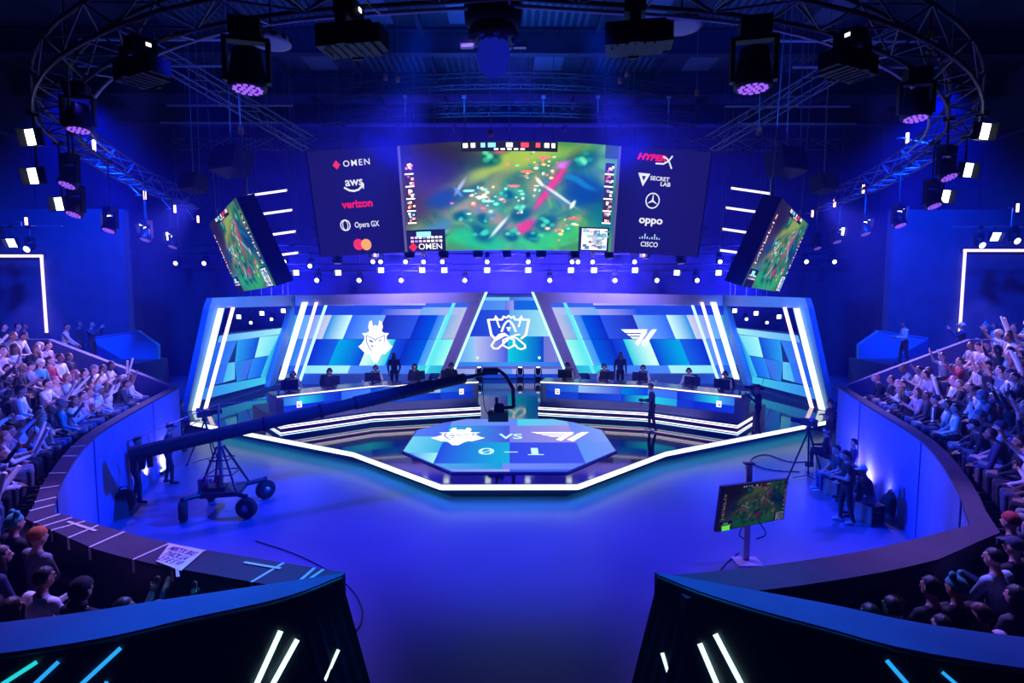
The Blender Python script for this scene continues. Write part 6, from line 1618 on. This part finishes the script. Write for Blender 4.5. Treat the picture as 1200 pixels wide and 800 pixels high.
# LED battens washing the barriers from below
for sx in (-1, 1):
    for q, ((x0, y0), (x1, y1)) in enumerate((((146, 583), (160, 572)), ((163, 570), (173, 562)), ((190, 552), (203, 543))) if sx < 0 else (((1053, 603), (1042, 592)), ((1016, 574), (1008, 566)), ((998, 556), (990, 548)))):
        a, b = at_z(x0, y0, .1), at_z(x1, y1, .1); dd = (b - a).normalized(); mid = (a + b) / 2
        t = thing('led_batten', 'LED batten on the floor washing the barrier, ' + ['first', 'second', 'third'][q] + ' from the aisle, ' + ('crane' if sx < 0 else 'monitor') + ' side', 'light', (mid.x, mid.y, 0), 0, 'LED battens at the barriers')
        MB().tube(a - V3(0, 0, .04), b - V3(0, 0, .04), .06, n=8).build('housing', BLACK, t, True)
        MB().tube(a + V3(0, 0, .02), b + V3(0, 0, .02), .035, n=8).build('lit_face', glow('batten_lit', (.55, .6, 1.0), 3.0, False), t, True)
        l_ = lamp('batten_lamp', 'AREA', mid + V3(0, 0, .1), mid + V3(sx * 1.2, .1, 1.0), (.14, .1, 1.0), 240, .15, size_y=.8)
        l_.parent = t; l_.matrix_parent_inverse = wm(t).inverted()
    # folded screens and cases leaning by the barrier
    for q, (px, py) in enumerate(((128, 612), (148, 600)) if sx < 0 else ((1062, 612), (1046, 606))):
        p = at_z(px, py, 0); t = thing('floor_case', ('leaning dark panel' if q == 0 else 'black padded case') + ' beside the barrier light, ' + ('crane' if sx < 0 else 'monitor') + ' side', 'case', (p.x, p.y, 0), sx * -.9)
        if q == 0:
            MB().hexa([V3(-.45, 0, .01), V3(.45, 0, .01), V3(.45, .05, .01), V3(-.45, .05, .01)], [V3(-.45, .2, .6), V3(.45, .2, .6), V3(.45, .25, .58), V3(-.45, .25, .58)]).build('panel', DARK, t); MB().tube((-.45, .2, .6), (.45, .2, .6), .015, n=6).build('edge_trim', DKSTEEL, t)
        else:
            MB().ball((0, 0, .3), (.26, .16, .3), 12, 8).build('padded_body', PAD, t); MB().path([V3(-.12, 0, .56), V3(-.06, 0, .66), V3(.06, 0, .66), V3(.12, 0, .56)], .015, 6).build('handle', CABLE, t)

# ------------------------------------------------------------------ fan sign, tape, pens
cap = BARSMOOTH[-1]; capo = CAPO[-1]; capi = out(-1, cap, -.04)
def cap_pt(s, v, dz=0.0):
    """Point on the barrier cap: s runs along it in samples, v 0 floor side .. 1 stand side."""
    i = min(int(s), len(cap) - 2); f_ = s - i
    a, b = Vector(capi[i]).lerp(Vector(capi[i+1]), f_), Vector(capo[i]).lerp(Vector(capo[i+1]), f_); p = a.lerp(b, v)
    return V3(p.x, p.y, BZ + .003 + dz)
for s_ in (0.8, 1.2, 2.6, 6.1, 7.6, 9.3, 10.2, 10.7, 11.2, 11.7, 12.6, 13.2, 14.2, 15.2, 16.4, 17.2):
    sk = .12 * ((int(s_ * 10) % 3) - 1)
    A, B = cap_pt(s_, .02), cap_pt(s_ + sk, 1.0); dd = (B - A).cross(V3(0, 0, 1)).normalized() * .018; dn = V3(0, 0, -.16)
    o_ = (B - A).normalized() * .006
    m = MB().prism([A - dd, A + dd, B + dd + o_, B - dd + o_], (0, 0, .003)); m.prism([B - dd + o_, B + dd + o_, B + dd + o_ + dn, B - dd + o_ + dn], o_ * .6)
    tag(m.build('tape_strip', TAPE), 'white cloth tape strip wrapped over the barrier cap beside the fan sign', 'tape', 'tape strips on the barrier cap')
for a, b, v in ((2.4, 4.0, .3), (9.9, 11.0, .35)):
    A, B = cap_pt(a, v, .004), cap_pt(b, v, .004); dd = (B - A).cross(V3(0, 0, 1)).normalized() * .02
    tag(MB().prism([A - dd, A + dd, B + dd, B - dd], (0, 0, .004)).build('tape_strip', TAPE), 'long white tape strip running along the barrier cap', 'tape', 'long tape strips on the barrier cap')
zs = BZ + .012
q4 = [at_z(184, 657, zs), at_z(213, 668, zs), at_z(241, 644, zs), at_z(200, 636, zs)]
fs = thing('fan_sign', 'white handwritten fan sign taped to the barrier cap', 'sign', sum(q4, V3(0, 0, 0)) / 4)
MB().prism(q4, (0, 0, .006)).build('sheet', PAPER, fs, True)
INK = mat('marker_ink_violet', (.05, .02, .22), .7)
ux = (q4[1] - q4[0]) + (q4[2] - q4[3]); ux.normalize(); uy = (q4[3] - q4[0]) + (q4[2] - q4[1]); uy = (uy - ux * uy.dot(ux)).normalized()
for k_, (tx, v, u_, wd) in enumerate((('MIKYX BIG', .74, .5, .42), ('THICK LA', .47, .45, .38), ('2 P E S VI', .2, .42, .36))):
    o_ = q4[0].lerp(q4[1], u_).lerp(q4[3].lerp(q4[2], u_), v) + V3(0, 0, .008)
    lettering('marker_lettering', tx, o_, ux, uy, .125, INK, fs, .004, width=wd)
for e in (q4[1].lerp(q4[0], .15),):
    tag(MB().prism([e + V3(-.02, 0, .006), e + V3(.015, 0, .006), e + V3(.1, -.12, -.02), e + V3(.065, -.13, -.02)], (0, 0, .003)).build('tape_tail', TAPE, fs, True))
# spectators in the pens: head pixel -> place
def pen_bench(sx):
    t = thing('pen_bench', 'low dark bench in the pen behind the aisle wall, ' + ('crane' if sx < 0 else 'monitor') + ' side', 'bench', (sx * 5.5, 5.8, .75))
    for k_, yo in enumerate((0, .8)):
        MB().hexa([V3(sx*(3.2 + yo*1.6), 5.45 + yo*.75, 1.14), V3(sx*9.0, 5.0 + yo*1.6, 1.14), V3(sx*9.0, 5.35 + yo*1.6, 1.14), V3(sx*(3.2 + yo*1.6), 5.7 + yo*.75, 1.14)], [V3(sx*(3.2 + yo*1.6), 5.45 + yo*.75, 1.2), V3(sx*9.0, 5.0 + yo*1.6, 1.2), V3(sx*9.0, 5.35 + yo*1.6, 1.2), V3(sx*(3.2 + yo*1.6), 5.7 + yo*.75, 1.2)]).build('plank', TIER, t, True)
        for f_ in (.1, .5, .9):
            x0_ = 3.2 + yo * 1.6; x_ = sx * (x0_ + (9.0 - x0_) * f_); y_ = 5.58 + yo*.75 + (5.17 + yo*1.6 - 5.58 - yo*.75) * f_
            MB().box((x_, y_, .945), (.08, .25, .39)).build('trestle', TIER, t, True)
for sx in (-1, 1): pen_bench(sx)
PEN = {-1: [(47, 628, 'lap', 'grey', 'beanie', 'orange', 'spectator in grey hoodie and orange beanie in the pen below the fan sign'), (54, 676, 'clap', 'white', 'short', 'dark', 'spectator with dark hair and white hoodie in the pen'), (98, 690, 'lap', 'black', 'hood', 'black', 'spectator in black with hood up in the pen'),
            (16, 712, 'chin', 'white', 'long', 'brown', 'long-haired spectator in white in the pen by the ledge'), (4, 650, 'leanfwd', 'navy', 'long', 'brown', 'long-haired spectator in navy at the pen wall'), (75, 735, 'lap', 'lilac', 'short', 'fair', 'fair-haired spectator in lilac close behind the ledge'), (147, 712, 'onearm', 'navy', 'short', 'dark', 'spectator in navy with a raised arm behind the ledge'), (186, 716, 'raised', 'white', 'bun', 'brown', 'spectator in white with both hands up behind the ledge'), (20, 612, 'lap', 'black', 'plush', 'teal', 'spectator in teal plush hat behind the barrier corner')],
        1: [(1166, 655, 'clap', 'lightblue', 'crop', 'dark', 'spectator in pale blue with cropped hair clapping in the pen'), (1122, 690, 'lap', 'black', 'plush', 'teal', 'spectator in teal plush hat in the pen'), (1092, 690, 'clap', 'black', 'short', 'dark', 'dark-haired spectator in black clapping in the pen'), (1046, 713, 'clap', 'navy', 'short', 'dark', 'dark-haired spectator in navy clapping close behind the ledge'), (1150, 722, 'chin', 'lilac', 'short', 'brown', 'brown-haired spectator in lilac close behind the ledge'), (1192, 700, 'lap', 'charcoal', 'long', 'dark', 'long-haired spectator in charcoal at the pen end'),
            (1020, 722, 'lap', 'black', 'short', 'dark', 'spectator in black at the narrow end of the pen'), (1190, 642, 'lap', 'black', 'cap', 'navy', 'spectator in black and a navy cap in the pen'), (1105, 735, 'lap', 'white', 'crop', 'dark', 'spectator in white print shirt close behind the ledge'), (1186, 612, 'lap', 'navy', 'beanie', 'red', 'spectator in red beanie in the pen')]}
for sx in (-1, 1):
    for px, py, pose, top, hair, hm_, lab in PEN[sx]:
        hz_ = 2.35 if py <= 640 else (2.28 if py < 700 else 2.03)
        hp = at_z(px, py, hz_); tgt = (V3(0, 21, 0) - V3(hp.x, hp.y, 0)).normalized(); rz = math.atan2(-tgt.x, tgt.y)
        J = body(pose)[1]; off = Matrix.Rotation(rz, 3, 'Z') @ J['head']
        o, J = person(pose, V3(hp.x - off.x, hp.y - off.y, hz_ - J['head'].z), rz, 0 if px % 3 else 1, top, 'black', hair, lab, 'spectators in the pens', hm_, None, 1.0)
        if pose == 'sticks':
            for c, ty in (('L', -.5), ('R', .45)): hold_item(STICKME, 'inflatable_stick', o, J, c, 'white inflatable cheering stick of the plush hat spectator' if sx < 0 else 'white inflatable cheering stick at the pen wall', 'cheering stick', 'inflatable cheering sticks', -.2, ty)
        if pose == 'phone': hold_item(PHONEME, 'phone', o, J, 'L', 'dark phone held up in the pen', 'phone', 'phones held up')
# ushers and standing spectators on the landings
LZ = 2.6
def lander(px, y, pose, rz, skin, top, hair, lab, hm_='dark'):
    x = (px - CX) / F_PX * (y * math.cos(PITCH) - (4.2 - CAM_H) * math.sin(PITCH)); return person(pose, (x, y, LZ), R(rz), skin, top, 'black', hair, lab, None, hm_)
lander(76, 20.0, 'leanrail', -60, 1, 'white', 'short', 'man in white long-sleeved shirt standing with a hand on the stand wall')
lander(94, 21.6, 'stand', -75, 2, 'black', 'crop', 'man in black standing behind the white-shirted man')
lander(108, 21.4, 'film', -80, 1, 'charcoal', 'short', 'person in charcoal filming beside the stair parapet')
lander(1063, 21.6, 'hold', 75, 1, 'white', 'short', 'lone spectator in white standing at the stair parapet')
o, J = lander(1130, 20.3, 'film', 60, 1, 'navy', 'cap', 'spectator in navy and white cap filming from the landing', 'white')
hold_item(PHONEME, 'phone', o, J, 'L', 'phone held up by the capped spectator on the landing', 'phone', 'phones held up')
for i, (px, top) in enumerate(((6, 'black'), (22, 'navy'), (30, 'charcoal'))): lander(px, 19.9 + .2 * i, 'crossed_s' if i % 2 else 'stand', -60, i % 3, top, 'short', 'standing spectator in ' + WORD[top] + ' on the landing beside the neon doorway')
for i, (px, top, hair) in enumerate(((1158, 'black', 'plush'), (1168, 'white', 'short'), (1180, 'charcoal', 'cap'), (1192, 'navy', 'short'))): lander(px, 19.9 + .2 * (i % 3), 'stand' if i % 2 else 'crossed_s', 60, i % 3, top, hair, 'standing spectator in ' + WORD[top] + ' under the neon doorway frame', 'teal' if hair == 'plush' else ('grey' if hair == 'cap' else 'brown'))
